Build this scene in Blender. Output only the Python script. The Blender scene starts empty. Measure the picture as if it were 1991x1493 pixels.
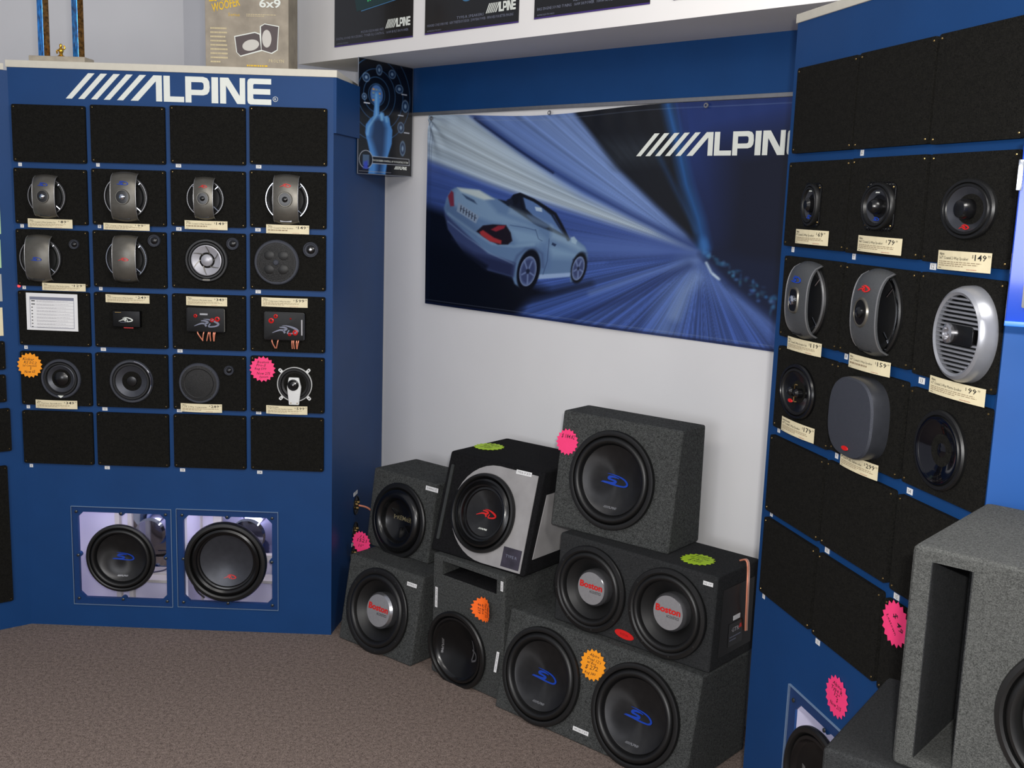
import bpy, bmesh, math, random
import numpy as np
from mathutils import Vector, Matrix
from mathutils.geometry import tessellate_polygon
random.seed(5)
PI = math.pi
C = bpy.context.scene.collection
sc = bpy.context.scene

# ------------------------------------------------------------------ camera
FPX = 2097.9
CAM = Vector((0, 0, 1.7385))
RT = Vector((0.99945, 0.00554, 0.03272)); UP = Vector((-0.03318, 0.16675, 0.98544))
FW = UP.cross(RT).normalized(); RT = FW.cross(UP).normalized()
cd = bpy.data.cameras.new('camera'); cam = bpy.data.objects.new('camera', cd); C.objects.link(cam)
cd.sensor_width = 36; cd.lens = FPX / 1991 * 36; cd.clip_start = 0.05
cam.matrix_world = Matrix(((RT.x, UP.x, -FW.x, CAM.x), (RT.y, UP.y, -FW.y, CAM.y), (RT.z, UP.z, -FW.z, CAM.z), (0, 0, 0, 1)))
sc.camera = cam
# ------------------------------------------------------------------ world, lights, exposure
w = bpy.data.worlds.new('world'); sc.world = w; w.use_nodes = True
w.node_tree.nodes['Background'].inputs[0].default_value = (0.86, 0.89, 1.0, 1)
w.node_tree.nodes['Background'].inputs[1].default_value = 0.40
def area(name, loc, target, sx, sy, power, col):
    l = bpy.data.lights.new(name, 'AREA'); l.shape = 'RECTANGLE'; l.size = sx; l.size_y = sy; l.energy = power; l.color = col
    o = bpy.data.objects.new(name, l); C.objects.link(o); o.location = loc
    o.rotation_euler = (Vector(target) - Vector(loc)).to_track_quat('-Z', 'Y').to_euler(); return o
area('overhead_light', (-1.2, 1.3, 2.85), (-1.0, 2.2, 0), 1.2, 0.6, 16, (1, 0.95, 0.88))
area('overhead_light', (-0.6, -1.6, 2.85), (0.3, 2.6, 0.9), 1.2, 0.6, 34, (1, 0.95, 0.9))
area('shop_window_light', (-2.4, -2.6, 1.7), (0.9, 3.3, 0.9), 2.2, 1.6, 74, (0.95, 0.96, 1.0))
area('overhead_light', (1.35, 1.2, 2.85), (-0.7, 4.2, 1.0), 1.2, 0.6, 52, (1, 0.97, 0.93))  # fill added on the right to brighten the left cabinet's side return
area('camera_flash', (0.06, -0.02, 1.84), (0.25, 3.2, 1.15), 0.06, 0.03, 42, (1.0, 0.98, 0.95))
sc.view_settings.view_transform = 'Standard'; sc.view_settings.look = 'None'
sc.view_settings.gamma = 1; sc.view_settings.use_curve_mapping = False; sc.view_settings.exposure = 0.0

# ------------------------------------------------------------------ measuring helpers (pixel of the photograph -> point of a real plane)
def ray(px, py): return FW + RT * ((px - 995.5) / FPX) - UP * ((py - 746.5) / FPX)
def frame(o, u, up=(0, 0, 1)):
    u = Vector(u).normalized(); up = Vector(up); n = u.cross(up).normalized(); up = n.cross(u)
    return Matrix(((u.x, up.x, n.x, o[0]), (u.y, up.y, n.y, o[1]), (u.z, up.z, n.z, o[2]), (0, 0, 0, 1)))
def azf(x, y, z, az): return frame((x, y, z), (math.cos(az), math.sin(az), 0))
def hit(F, px, py, off=0):
    n = F.to_3x3().col[2]; o = F.translation + n * off; d = ray(px, py)
    t = (o - CAM).dot(n) / d.dot(n); q = F.inverted() @ (CAM + d * t); return q.x, q.y
def hitz(px, py, z):
    d = ray(px, py); t = (z - CAM.z) / d.z; return CAM + d * t
def mpp(F, a, b): return (F @ Vector((a, b, 0)) - CAM).dot(FW) / FPX      # metres per pixel there
def T3(x, y, z=0): return Matrix.Translation((x, y, z))
def RZ(a): return Matrix.Rotation(a, 4, 'Z')

# ------------------------------------------------------------------ materials
def srgb(c):
    return tuple(((x / 255) / 12.92 if x <= 10.3 else ((x / 255 + .055) / 1.055) ** 2.4) for x in c)
MATS = {}
def mat(name, col, rough=.6, metal=0, noise=0, nscale=40, bump=0, bscale=None, spec=.5, coat=0, lin=False, stretch=None, emit=0, sheen=0):
    if name in MATS: return MATS[name]
    c = col if lin else srgb(col)
    m = bpy.data.materials.new(name); m.use_nodes = True; nt = m.node_tree; b = nt.nodes['Principled BSDF']
    b.inputs['Roughness'].default_value = rough; b.inputs['Metallic'].default_value = metal
    b.inputs['Specular IOR Level'].default_value = spec; b.inputs['Coat Weight'].default_value = coat
    b.inputs['Coat Roughness'].default_value = .08
    if sheen: b.inputs['Sheen Weight'].default_value = sheen
    tc = nt.nodes.new('ShaderNodeTexCoord'); src = tc.outputs['Object']
    if stretch:
        mp = nt.nodes.new('ShaderNodeMapping'); mp.inputs['Scale'].default_value = stretch; nt.links.new(src, mp.inputs[0]); src = mp.outputs[0]
    nz = nt.nodes.new('ShaderNodeTexNoise'); nz.inputs['Scale'].default_value = nscale; nz.inputs['Detail'].default_value = 4
    nt.links.new(src, nz.inputs['Vector'])
    rp = nt.nodes.new('ShaderNodeValToRGB')
    lo = tuple(x * max(0, 1 - noise) for x in c); hi = tuple(min(1, x * (1 + noise)) for x in c)
    rp.color_ramp.elements[0].position = .3; rp.color_ramp.elements[1].position = .7
    rp.color_ramp.elements[0].color = (*lo, 1); rp.color_ramp.elements[1].color = (*hi, 1)
    nt.links.new(nz.outputs['Fac'], rp.inputs[0]); nt.links.new(rp.outputs[0], b.inputs['Base Color'])
    if bump:
        n2 = nt.nodes.new('ShaderNodeTexNoise'); n2.inputs['Scale'].default_value = bscale or nscale; n2.inputs['Detail'].default_value = 3
        nt.links.new(src, n2.inputs['Vector'])
        bp = nt.nodes.new('ShaderNodeBump'); bp.inputs['Strength'].default_value = bump; bp.inputs['Distance'].default_value = .004
        nt.links.new(n2.outputs['Fac'], bp.inputs['Height']); nt.links.new(bp.outputs[0], b.inputs['Normal'])
    if emit:
        b.inputs['Emission Color'].default_value = (*c, 1); b.inputs['Emission Strength'].default_value = emit
    MATS[name] = m; return m
def carpet(name, c0, c1, scale, fine):
    m = bpy.data.materials.new(name); m.use_nodes = True; nt = m.node_tree; b = nt.nodes['Principled BSDF']
    b.inputs['Roughness'].default_value = 1; b.inputs['Specular IOR Level'].default_value = .1
    tc = nt.nodes.new('ShaderNodeTexCoord')
    a = nt.nodes.new('ShaderNodeTexNoise'); a.inputs['Scale'].default_value = scale; a.inputs['Detail'].default_value = 3; a.inputs['Roughness'].default_value = .8
    f = nt.nodes.new('ShaderNodeTexNoise'); f.inputs['Scale'].default_value = fine; f.inputs['Detail'].default_value = 2; f.inputs['Roughness'].default_value = .9
    for n in (a, f): nt.links.new(tc.outputs['Object'], n.inputs['Vector'])
    mx = nt.nodes.new('ShaderNodeMix'); mx.data_type = 'FLOAT'; mx.inputs[0].default_value = .65
    nt.links.new(a.outputs['Fac'], mx.inputs[2]); nt.links.new(f.outputs['Fac'], mx.inputs[3])
    rp = nt.nodes.new('ShaderNodeValToRGB'); e = rp.color_ramp.elements
    e[0].position = .36; e[1].position = .66; e[0].color = (*srgb(c0), 1); e[1].color = (*srgb(c1), 1)
    nt.links.new(mx.outputs[0], rp.inputs[0]); nt.links.new(rp.outputs[0], b.inputs['Base Color'])
    bp = nt.nodes.new('ShaderNodeBump'); bp.inputs['Strength'].default_value = .5; bp.inputs['Distance'].default_value = .004
    nt.links.new(mx.outputs[0], bp.inputs['Height']); nt.links.new(bp.outputs[0], b.inputs['Normal'])
    MATS[name] = m; return m
BLUE = mat('blue_paint', (.0055, .045, .158), .5, noise=.05, nscale=6, bump=.04, bscale=220, lin=True, spec=.25)
BLUE_LIT = mat('lit_blue_paint', (.005, .068, .27), .5, noise=.05, nscale=6, lin=True)  # the cabinet blue made lighter: light on the far right panel put into the colour
WHITE = mat('white_wall_paint', (.74, .735, .74), .8, noise=.02, nscale=3, lin=True, bump=.05, bscale=150)
SOFW = mat('bulkhead_paint', (.78, .76, .74), .8, noise=.02, nscale=3, lin=True)
CAPM = mat('cream_laminate', (205, 200, 185), .5, noise=.03)
INW = mat('white_cabinet_lining', (225, 222, 236), .6, noise=.04, nscale=5)
FLOOR = carpet('taupe_loop_carpet', (62, 51, 47), (166, 149, 139), 70, 240)
BOXC = carpet('charcoal_box_carpet', (23, 24, 24), (92, 94, 93), 120, 340)
BOXG = carpet('grey_box_carpet', (44, 45, 44), (94, 95, 93), 190, 450)
BOXK = carpet('black_box_carpet', (14, 14, 15), (32, 32, 34), 120, 300)
BOXD = carpet('dark_smooth_box_carpet', (30, 31, 32), (60, 61, 62), 160, 400)
BOARD = carpet('black_board_carpet', (11, 11, 10), (34, 33, 30), 120, 330)
RUB = mat('black_rubber', (17, 17, 17), .42, noise=.1, nscale=20)
RUBG = mat('glossy_black_plastic', (13, 13, 14), .27, noise=.1, coat=.1)
SLATE = mat('slate_bridge_mesh', (80, 82, 84), .42, .35, noise=.12, nscale=400, bump=.25, bscale=700)
SATS = mat('satin_silver_cone', (172, 172, 178), .4, .35, noise=.05)
CONE = mat('dark_brushed_cone', (54, 54, 55), .34, .7, noise=.12, nscale=30)
CONEM = mat('matte_black_cone', (20, 20, 20), .5, noise=.1)
CONEG = mat('grey_cone', (66, 68, 74), .38, .5, noise=.1)
SILV = mat('silver_metal', (186, 186, 190), .22, .9, noise=.04)
ALU = mat('brushed_aluminium', (150, 150, 152), .35, .75, noise=.06, nscale=60)
ALUL = mat('satin_aluminium_disc', (165, 165, 168), .36, .5, noise=.05, nscale=90)
GUN = mat('gunmetal_plastic', (98, 95, 88), .34, .55, noise=.08, nscale=50)
CHROME = mat('chrome', (215, 220, 230), .08, 1)
GRILL = mat('slate_mesh_grille', (58, 61, 70), .55, .2, noise=.15, nscale=500, bump=.4, bscale=900)
BRASS = mat('brass_screw', (150, 125, 80), .3, .9)
SCREW = mat('dark_steel_screw', (80, 82, 80), .3, .8)
PAPER = mat('cream_card', (226, 214, 178), .6, noise=.04, nscale=30)
PAPW = mat('white_paper', (226, 226, 226), .6, noise=.02)
INK = mat('black_ink', (22, 20, 20), .7)
INKR = mat('red_ink', (170, 95, 80), .7)
INKT = mat('faded_ink', (150, 132, 105), .7)
LOGOW = mat('white_vinyl', (222, 226, 218), .5, noise=.02)
RED = mat('red_print', (205, 30, 28), .35)
BLU = mat('blue_print', (22, 62, 165), .45, spec=.3)
LID = mat('dark_crossover_lid', (9, 9, 10), .35, spec=.25)
BOWL = mat('satin_black_bowl', (13, 13, 14), .34, noise=.1, spec=.35)
PINK = mat('neon_pink_card', (255, 62, 125), .6, noise=.04)
ORNG = mat('neon_orange_card', (255, 158, 22), .6, noise=.04)
ORN2 = mat('deep_orange_card', (255, 108, 22), .6, noise=.04)
LIME = mat('lime_card', (176, 214, 34), .6, noise=.04)
COPPER = mat('copper_speaker_wire', (238, 152, 122), .35, .25)
WIRE = mat('clear_grey_wire', (90, 90, 105), .3, .4)
def acrylic(name, tint, fac):
    m = bpy.data.materials.new(name); m.use_nodes = True; nt = m.node_tree
    for n in list(nt.nodes):
        if n.type != 'OUTPUT_MATERIAL': nt.nodes.remove(n)
    out = [n for n in nt.nodes if n.type == 'OUTPUT_MATERIAL'][0]
    t = nt.nodes.new('ShaderNodeBsdfTransparent'); t.inputs[0].default_value = (*tint, 1)
    g = nt.nodes.new('ShaderNodeBsdfGlossy'); g.inputs['Roughness'].default_value = .05
    fr = nt.nodes.new('ShaderNodeFresnel'); fr.inputs[0].default_value = fac
    ge = nt.nodes.new('ShaderNodeNewGeometry'); sb = nt.nodes.new('ShaderNodeMath'); sb.operation = 'SUBTRACT'; sb.use_clamp = True
    nt.links.new(fr.outputs[0], sb.inputs[0]); nt.links.new(ge.outputs['Backfacing'], sb.inputs[1])
    mx = nt.nodes.new('ShaderNodeMixShader'); nt.links.new(sb.outputs[0], mx.inputs[0]); nt.links.new(t.outputs[0], mx.inputs[1]); nt.links.new(g.outputs[0], mx.inputs[2])
    nt.links.new(mx.outputs[0], out.inputs[0]); MATS[name] = m; return m
ACR = acrylic('clear_acrylic', (.96, .96, .98), 1.4)
def aniso(m, a, rot=0):
    nt = m.node_tree; b = nt.nodes['Principled BSDF']; t = nt.nodes.new('ShaderNodeTangent'); t.direction_type = 'RADIAL'; t.axis = 'Z'
    b.inputs['Anisotropic'].default_value = a; b.inputs['Anisotropic Rotation'].default_value = rot; nt.links.new(t.outputs[0], b.inputs['Tangent'])
aniso(CONE, .85)
EDGE = mat('acrylic_edge', (120, 144, 172), .3, spec=.8)
def attrmat(name, rough=.35, spec=.5):
    m = bpy.data.materials.new(name); m.use_nodes = True; nt = m.node_tree; b = nt.nodes['Principled BSDF']
    b.inputs['Roughness'].default_value = rough; b.inputs['Specular IOR Level'].default_value = spec
    a = nt.nodes.new('ShaderNodeAttribute'); a.attribute_name = 'Col'
    nt.links.new(a.outputs['Color'], b.inputs['Base Color']); return m

# ------------------------------------------------------------------ geometry helpers: a geo is (verts, faces)
def gbox(x0, x1, y0, y1, z0, z1):
    v = [(x, y, z) for z in (z0, z1) for y in (y0, y1) for x in (x0, x1)]
    return v, [(0, 2, 3, 1), (4, 5, 7, 6), (0, 1, 5, 4), (2, 6, 7, 3), (0, 4, 6, 2), (1, 3, 7, 5)]
def gjoin(*gs):
    V = []; F = []
    for v, f in gs:
        n = len(V); V += list(v); F += [tuple(i + n for i in q) for q in f]
    return V, F
def gxf(g, M): return [tuple(M @ Vector(p)) for p in g[0]], g[1]
def gscale(g, sx, sy, sz=1): return [(x * sx, y * sy, z * sz) for x, y, z in g[0]], g[1]
def lathe(prof, n=48, sx=1, sy=1, sup=2, closed=False):
    V = []; F = []
    def ck(t):
        c, s = math.cos(t), math.sin(t)
        if sup == 2: return c, s
        return math.copysign(abs(c) ** (2 / sup), c), math.copysign(abs(s) ** (2 / sup), s)
    rings = []
    for r, z in prof:
        if r < 1e-6: rings.append([len(V)]); V.append((0, 0, z))
        else:
            rings.append(list(range(len(V), len(V) + n)))
            for i in range(n):
                c, s = ck(2 * PI * i / n); V.append((r * c * sx, r * s * sy, z))
    for a, b in zip(rings, rings[1:]):
        for i in range(n):
            j = (i + 1) % n
            if len(a) == 1 and len(b) == 1: continue
            if len(a) == 1: F.append((a[0], b[i], b[j]))
            elif len(b) == 1: F.append((a[i], b[0], a[j]))
            else: F.append((a[i], b[i], b[j], a[j]))
    return V, F
def gprism(poly, z0, z1):
    n = len(poly); V = [(x, y, z0) for x, y in poly] + [(x, y, z1) for x, y in poly]
    F = [tuple(range(n, 2 * n)), tuple(reversed(range(n)))] + [(i, (i + 1) % n, n + (i + 1) % n, n + i) for i in range(n)]
    return V, F
def gholes(outer, holes, z0, z1):
    loops = [outer] + holes; flat = [p for l in loops for p in l]; n = len(flat)
    tr = tessellate_polygon([[Vector((x, y, 0)) for x, y in l] for l in loops])
    V = [(x, y, z0) for x, y in flat] + [(x, y, z1) for x, y in flat]; F = []
    for t in tr:
        F.append(tuple(i + n for i in t)); F.append(tuple(reversed(t)))
    k = 0
    for l in loops:
        m = len(l)
        for i in range(m): F.append((k + i, k + (i + 1) % m, n + k + (i + 1) % m, n + k + i))
        k += m
    return V, F
def circ(cx, cy, r, n=32, sx=1, sy=1, a0=0): return [(cx + r * sx * math.cos(a0 + 2 * PI * i / n), cy + r * sy * math.sin(a0 + 2 * PI * i / n)) for i in range(n)]
def rrect(x0, x1, y0, y1, r, n=4):
    P = []
    for cx, cy, a in ((x1 - r, y0 + r, -PI / 2), (x1 - r, y1 - r, 0), (x0 + r, y1 - r, PI / 2), (x0 + r, y0 + r, PI)):
        for i in range(n + 1): P.append((cx + r * math.cos(a + PI / 2 * i / n), cy + r * math.sin(a + PI / 2 * i / n)))
    return P
def ribbon(pts, ws, z0, z1, sub=6):
    P = catmull([(x, y, w) for (x, y), w in zip(pts, ws)], sub); L = []; R = []
    for i, (x, y, w) in enumerate(P):
        a = P[max(i - 1, 0)]; b = P[min(i + 1, len(P) - 1)]; dx, dy = b[0] - a[0], b[1] - a[1]; d = math.hypot(dx, dy) or 1
        L.append((x - dy / d * w / 2, y + dx / d * w / 2)); R.append((x + dy / d * w / 2, y - dx / d * w / 2))
    V = [(x, y, z1) for x, y in L + R] + [(x, y, z0) for x, y in L + R]; n = len(L); F = []
    for i in range(n - 1):
        F += [(i + 1, i, n + i, n + i + 1), (2 * n + i, 2 * n + i + 1, 3 * n + i + 1, 3 * n + i), (i, i + 1, 2 * n + i + 1, 2 * n + i), (n + i + 1, n + i, 3 * n + i, 3 * n + i + 1)]
    return V, F
def catmull(P, sub):
    if sub <= 1: return P
    out = []; n = len(P)
    for i in range(n - 1):
        p0, p1, p2, p3 = P[max(i - 1, 0)], P[i], P[i + 1], P[min(i + 2, n - 1)]
        for k in range(sub):
            t = k / sub
            out.append(tuple(.5 * (2 * b + (c - a) * t + (2 * a - 5 * b + 4 * c - d) * t * t + (3 * b - a - 3 * c + d) * t ** 3) for a, b, c, d in zip(p0, p1, p2, p3)))
    out.append(tuple(P[-1])); return out
def tube(pts, r, n=8, sub=5):
    P = [Vector(p) for p in catmull([tuple(p) for p in pts], sub)]; V = []; F = []
    for i, p in enumerate(P):
        d = (P[min(i + 1, len(P) - 1)] - P[max(i - 1, 0)]).normalized()
        a = d.cross(Vector((0.31, 0.2, .93))).normalized(); b = d.cross(a)
        for k in range(n): V.append(tuple(p + a * r * math.cos(2 * PI * k / n) + b * r * math.sin(2 * PI * k / n)))
    for i in range(len(P) - 1):
        for k in range(n): F.append((i * n + k, i * n + (k + 1) % n, (i + 1) * n + (k + 1) % n, (i + 1) * n + k))
    F.append(tuple(range(n))); F.append(tuple(reversed(range((len(P) - 1) * n, len(P) * n)))); return V, F
TXT = {}
def text(s, h, z=0, width=None, align='L', res=2, bold=0, shear=0):
    key = (s, res, bold, shear)
    if key not in TXT:
        cu = bpy.data.curves.new('t', 'FONT'); cu.body = s; cu.size = 1; cu.resolution_u = res; cu.offset = bold; cu.shear = shear; cu.fill_mode = 'FRONT'
        o = bpy.data.objects.new('t', cu); C.objects.link(o); dg = bpy.context.evaluated_depsgraph_get()
        me = bpy.data.meshes.new_from_object(o.evaluated_get(dg))
        TXT[key] = ([tuple(v.co) for v in me.vertices], [tuple(p.vertices) for p in me.polygons])
        bpy.data.objects.remove(o); bpy.data.curves.remove(cu); bpy.data.meshes.remove(me)
    V, F = TXT[key]
    if not V: return [], []
    xs = [v[0] for v in V]; x0, x1 = min(xs), max(xs); sy = h / .7; sx = sy if width is None else width / (x1 - x0)
    off = {'L': x0, 'C': (x0 + x1) / 2, 'R': x1}[align]
    return [((v[0] - off) * sx, v[1] * sy, z) for v in V], F
def lines(rows, w, h, z=0, fill=.75):      # fine print too small to read
    gs = []
    for i in range(rows):
        y = -h * (i + .5) / rows; L = w * (1 if i < rows - 1 else .6) * random.uniform(.86, 1)
        x = 0
        while x < L:
            l = random.uniform(.03, .09) * w; gs.append(([(x, y, z), (min(x + l, L), y, z), (min(x + l, L), y + h / rows * .4, z), (x, y + h / rows * .4, z)], [(0, 1, 2, 3)])); x += l + .015 * w
    return gjoin(*gs)
def mesh(name, items, smooth=True, bev=0):
    me = bpy.data.meshes.new(name); V = []; F = []; MI = []; ms = []
    for g, m in items:
        if m not in ms: ms.append(m)
        n = len(V); V += list(g[0]); F += [tuple(i + n for i in q) for q in g[1]]; MI += [ms.index(m)] * len(g[1])
    me.from_pydata([tuple(v) for v in V], [], F)
    for m in ms: me.materials.append(m)
    me.polygons.foreach_set('material_index', MI)
    bm = bmesh.new(); bm.from_mesh(me)
    bmesh.ops.recalc_face_normals(bm, faces=bm.faces)
    if bev:
        ed = [e for e in bm.edges if len(e.link_faces) == 2 and e.calc_face_angle(0) > .5]
        bmesh.ops.bevel(bm, geom=ed, offset=bev, segments=3, affect='EDGES', profile=.6)
    bm.to_mesh(me); bm.free()
    if smooth:
        me.shade_smooth()
        try: me.set_sharp_from_angle(angle=.6)
        except Exception: pass
    return me
def link(name, me, parent=None, M=None, **props):
    o = bpy.data.objects.new(name, me); C.objects.link(o)
    if parent is not None: o.parent = parent
    if M is not None: o.matrix_local = M
    for k, v in props.items(): o[k] = v
    return o
def part(name, g, m, parent, M=None, bev=0, smooth=True, label=None):
    o = link(name, mesh(name, g if isinstance(g, list) and m is None else [(g, m)], smooth, bev), parent, M)
    if label: o['label'] = label
    return o
def thing(name, label, cat, M, group=None):
    o = bpy.data.objects.new(name, None); C.objects.link(o); o.matrix_world = M; o.empty_display_size = .05
    o['label'] = label; o['category'] = cat
    if group: o['group'] = group
    return o
def solo(name, g, m, M, label, cat, group=None, bev=0, smooth=True):
    o = part(name, g, m, None, M, bev, smooth); o['label'] = label; o['category'] = cat
    if group: o['group'] = group
    return o
def struct(name, g, m, M=None, bev=0):
    o = part(name, g, m, None, M, bev, False); o['kind'] = 'structure'; return o
def boolcut(me, cutters):
    a = bpy.data.objects.new('a', me); C.objects.link(a); tmp = []
    for g in cutters:
        b = bpy.data.objects.new('b', mesh('cut', [(g, RUB)], False)); C.objects.link(b); tmp.append(b)
        md = a.modifiers.new('b', 'BOOLEAN'); md.operation = 'DIFFERENCE'; md.solver = 'EXACT'; md.object = b
    dg = bpy.context.evaluated_depsgraph_get(); r = bpy.data.meshes.new_from_object(a.evaluated_get(dg))
    for b in tmp + [a]: bpy.data.objects.remove(b)
    return r

# ------------------------------------------------------------------ logos
def alpine(h, z=0, z1=None, last=99):
    """The wordmark, x from its left end, baseline y=0, height h: five slashes then the letters."""
    z1 = z + .0008 if z1 is None else z1
    S = 152.; P = []
    for x in (387, 460, 535, 610, 688): P.append([(x, 592), (x + 36, 592), (x + 174, 440), (x + 136, 440)])
    P.append([(768, 592), (812, 592), (918, 474), (918, 592), (953, 592), (953, 440), (905, 440)])
    P.append([(963, 592), (1082, 592), (1082, 560), (1000, 560), (1000, 440), (963, 440)])
    po = [(1090, 592), (1125, 592), (1125, 548), (1195, 548), (1218, 541), (1230, 524), (1233, 500), (1230, 466), (1218, 447), (1195, 440), (1090, 440)]
    ph = [(1125, 472), (1125, 517), (1186, 517), (1196, 512), (1198, 495), (1196, 478), (1186, 472)]
    P.append((po, [ph])); P.append([(1243, 592), (1282, 592), (1282, 440), (1243, 440)])
    P.append([(1293, 592), (1328, 592), (1328, 486), (1393, 592), (1440, 592), (1440, 440), (1408, 440), (1408, 545), (1342, 440), (1293, 440)])
    P.append([(1470, 592), (1592, 592), (1592, 560), (1492, 560), (1487, 555), (1487, 532), (1587, 532), (1587, 500), (1487, 500), (1487, 478), (1492, 472), (1592, 472), (1592, 440), (1470, 440), (1457, 447), (1453, 462), (1453, 570), (1457, 585)])
    gs = []
    f = lambda l: [((x - 387) / S * h, (592 - y) / S * h) for x, y in l]
    for q in P[:last]:
        gs.append(gholes(f(q[0]), [f(l) for l in q[1]], z, z1) if isinstance(q, tuple) else gprism(f(q), z, z1))
    return gjoin(*gs)
ALW = 1205 / 152.
def slogo(w, z=0, t=.0012):      # S with the long swoosh, w wide, centred
    s = w
    a = ribbon([(-.5 * s, -.13 * s), (-.25 * s, -.14 * s), (.1 * s, -.17 * s), (.38 * s, -.16 * s), (.5 * s, -.08 * s), (.42 * s, .03 * s), (.22 * s, .11 * s), (-.05 * s, .155 * s), (-.3 * s, .17 * s)],
               [.015 * s, .05 * s, .05 * s, .05 * s, .075 * s, .06 * s, .045 * s, .03 * s, .008 * s], z, z + t)
    b = ribbon([(.16 * s, .06 * s), (-.02 * s, .09 * s), (-.2 * s, .07 * s), (-.24 * s, .01 * s), (-.08 * s, -.02 * s), (.04 * s, -.05 * s), (0, -.1 * s), (-.16 * s, -.115 * s), (-.46 * s, -.10 * s)],
               [.02 * s, .055 * s, .08 * s, .07 * s, .06 * s, .07 * s, .075 * s, .05 * s, .015 * s], z, z + t)
    return gjoin(a, b)
def rlogo(w, z=0, t=.0012):      # R with the long swoosh
    s = w
    a = ribbon([(-.12 * s, .15 * s), (.1 * s, .14 * s), (.36 * s, .06 * s), (.5 * s, -.04 * s), (.36 * s, -.13 * s), (.1 * s, -.15 * s), (.16 * s, -.02 * s)],
               [.01 * s, .05 * s, .08 * s, .08 * s, .06 * s, .05 * s, .05 * s], z, z + t)
    b = ribbon([(-.22 * s, .08 * s), (-.05 * s, .08 * s), (.06 * s, .03 * s), (-.04 * s, -.03 * s), (-.22 * s, -.03 * s), (-.5 * s, -.14 * s)], [.03 * s, .07 * s, .08 * s, .07 * s, .06 * s, .02 * s], z, z + t)
    c = ribbon([(-.08 * s, -.03 * s), (0, -.14 * s)], [.06 * s, .08 * s], z, z + t, 1)
    return gjoin(a, b, c)
# ------------------------------------------------------------------ planes of the shop
LF = azf(-1.9034, 4.1115, 0, -.01033)          # face of the left cabinet
RF = azf(.6849, 2.8145, 0, -1.3403)            # face of the right cabinet
WF = azf(-.589, 4.884, 0, -.7938)              # the wall across the corner
NF = azf(-1.912, 4.103, 0, .67)                # face of the neighbour cabinet at far left
SF = frame((-.694, 4.099, 0), (-.594 + .694, 4.888 - 4.099, 0))   # side return of the left cabinet
XF = azf(.8935, 1.93, 0, -.2)                  # next cabinet at far right
LW, LH, RW, RH = 1.211, 2.166, .908, 2.20
ZS = 2.2817
# floor and walls
struct('floor', gbox(-5, 4, -3.5, 8, -.05, 0), MATS['taupe_loop_carpet'])
struct('wall_back', gbox(-1.84, 3.2, 0, 3.1, -.1, 0), WHITE, WF)
cw = WF @ Vector((-1.84, 0, 0))
struct('wall_left', gbox(-5, cw.x, cw.y, cw.y + .1, 0, 3.1), WHITE)
struct('trim_1', gbox(0, 3.2, 2.094, ZS, 0, .006), BLUE, WF)
struct('trim_2', gbox(0.002, 3.2, 2.084, 2.098, .0, .014), ALU, WF, bev=.002)
struct('bulkhead', gbox(-.15, 3.2, ZS, 3.1, 0, .36), SOFW, WF)
bpy.context.view_layer.update()

def quad_local(F, pts, off=0):
    q = [hit(F, *p, off) for p in pts]
    return (q[0][0] + q[3][0]) / 2, (q[1][0] + q[2][0]) / 2, (q[2][1] + q[3][1]) / 2, (q[0][1] + q[1][1]) / 2   # x0,x1,y0,y1
# ------------------------------------------------------------------ left cabinet
def notched(x0, x1, y0, y1, c, r):
    """cut-out with chamfered corners and round bites kept at the screws of three sides"""
    P = []
    def bite(cx, cy, a0, a1, n=7):
        for i in range(n + 1):
            a = a0 + (a1 - a0) * i / n; P.append((cx + r * math.cos(a), cy + r * math.sin(a)))
    mx, my = (x0 + x1) / 2, (y0 + y1) / 2
    P.append((x0 + c, y0)); bite(mx, y0, PI, 0); P.append((x1 - c, y0)); P.append((x1, y0 + c)); bite(x1, my, -PI / 2, -3 * PI / 2)
    P.append((x1, y1 - c)); P.append((x1 - c, y1)); bite(mx, y1, 0, -PI); P.append((x0 + c, y1)); P.append((x0, y1 - c)); bite(x0, my, PI / 2, -PI / 2)
    P.append((x0, y0 + c)); return P
W1o = quad_local(LF, [(137.6, 984.5), (331.5, 989.5), (337.5, 1178.8), (148, 1172.8)])
W1c = quad_local(LF, [(149, 995.5), (321, 999.4), (325.8, 1167), (157.5, 1160.5)])
W2o = quad_local(LF, [(342.4, 989.5), (539.7, 995.5), (542, 1185), (348.7, 1178.8)])
W2c = quad_local(LF, [(354.7, 1002), (527.7, 1007), (530.4, 1174.5), (359.7, 1168.8)])
lc = thing('display_cabinet', 'blue speaker cabinet with white lettering on top and two clear windows near the floor', 'cabinet', LF)
CH = .022
part('face_panel', gholes([(0, .0), (LW, .0), (LW, LH), (0, LH)], [notched(*W1c, CH, .011), notched(*W2c, CH, .011)], -.018, 0), BLUE, lc, smooth=False)
part('top_cap', gbox(-.004, LW + .012, LH, LH + .026, -.75, .004), CAPM, lc, bev=.002)
part('side_panel', gxf(gbox(0, .79, 0, LH, -.018, 0), LF.inverted() @ SF), BLUE, lc, smooth=False)
part('upper_side_board', gxf(gbox(0.0, .40, LH - .20, LH, 0.0, .012), LF.inverted() @ SF), BLUE, lc, smooth=False)
part('side_panel', gbox(0, .018, 0, LH, -.6, -.018), BLUE, lc, smooth=False)
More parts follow.
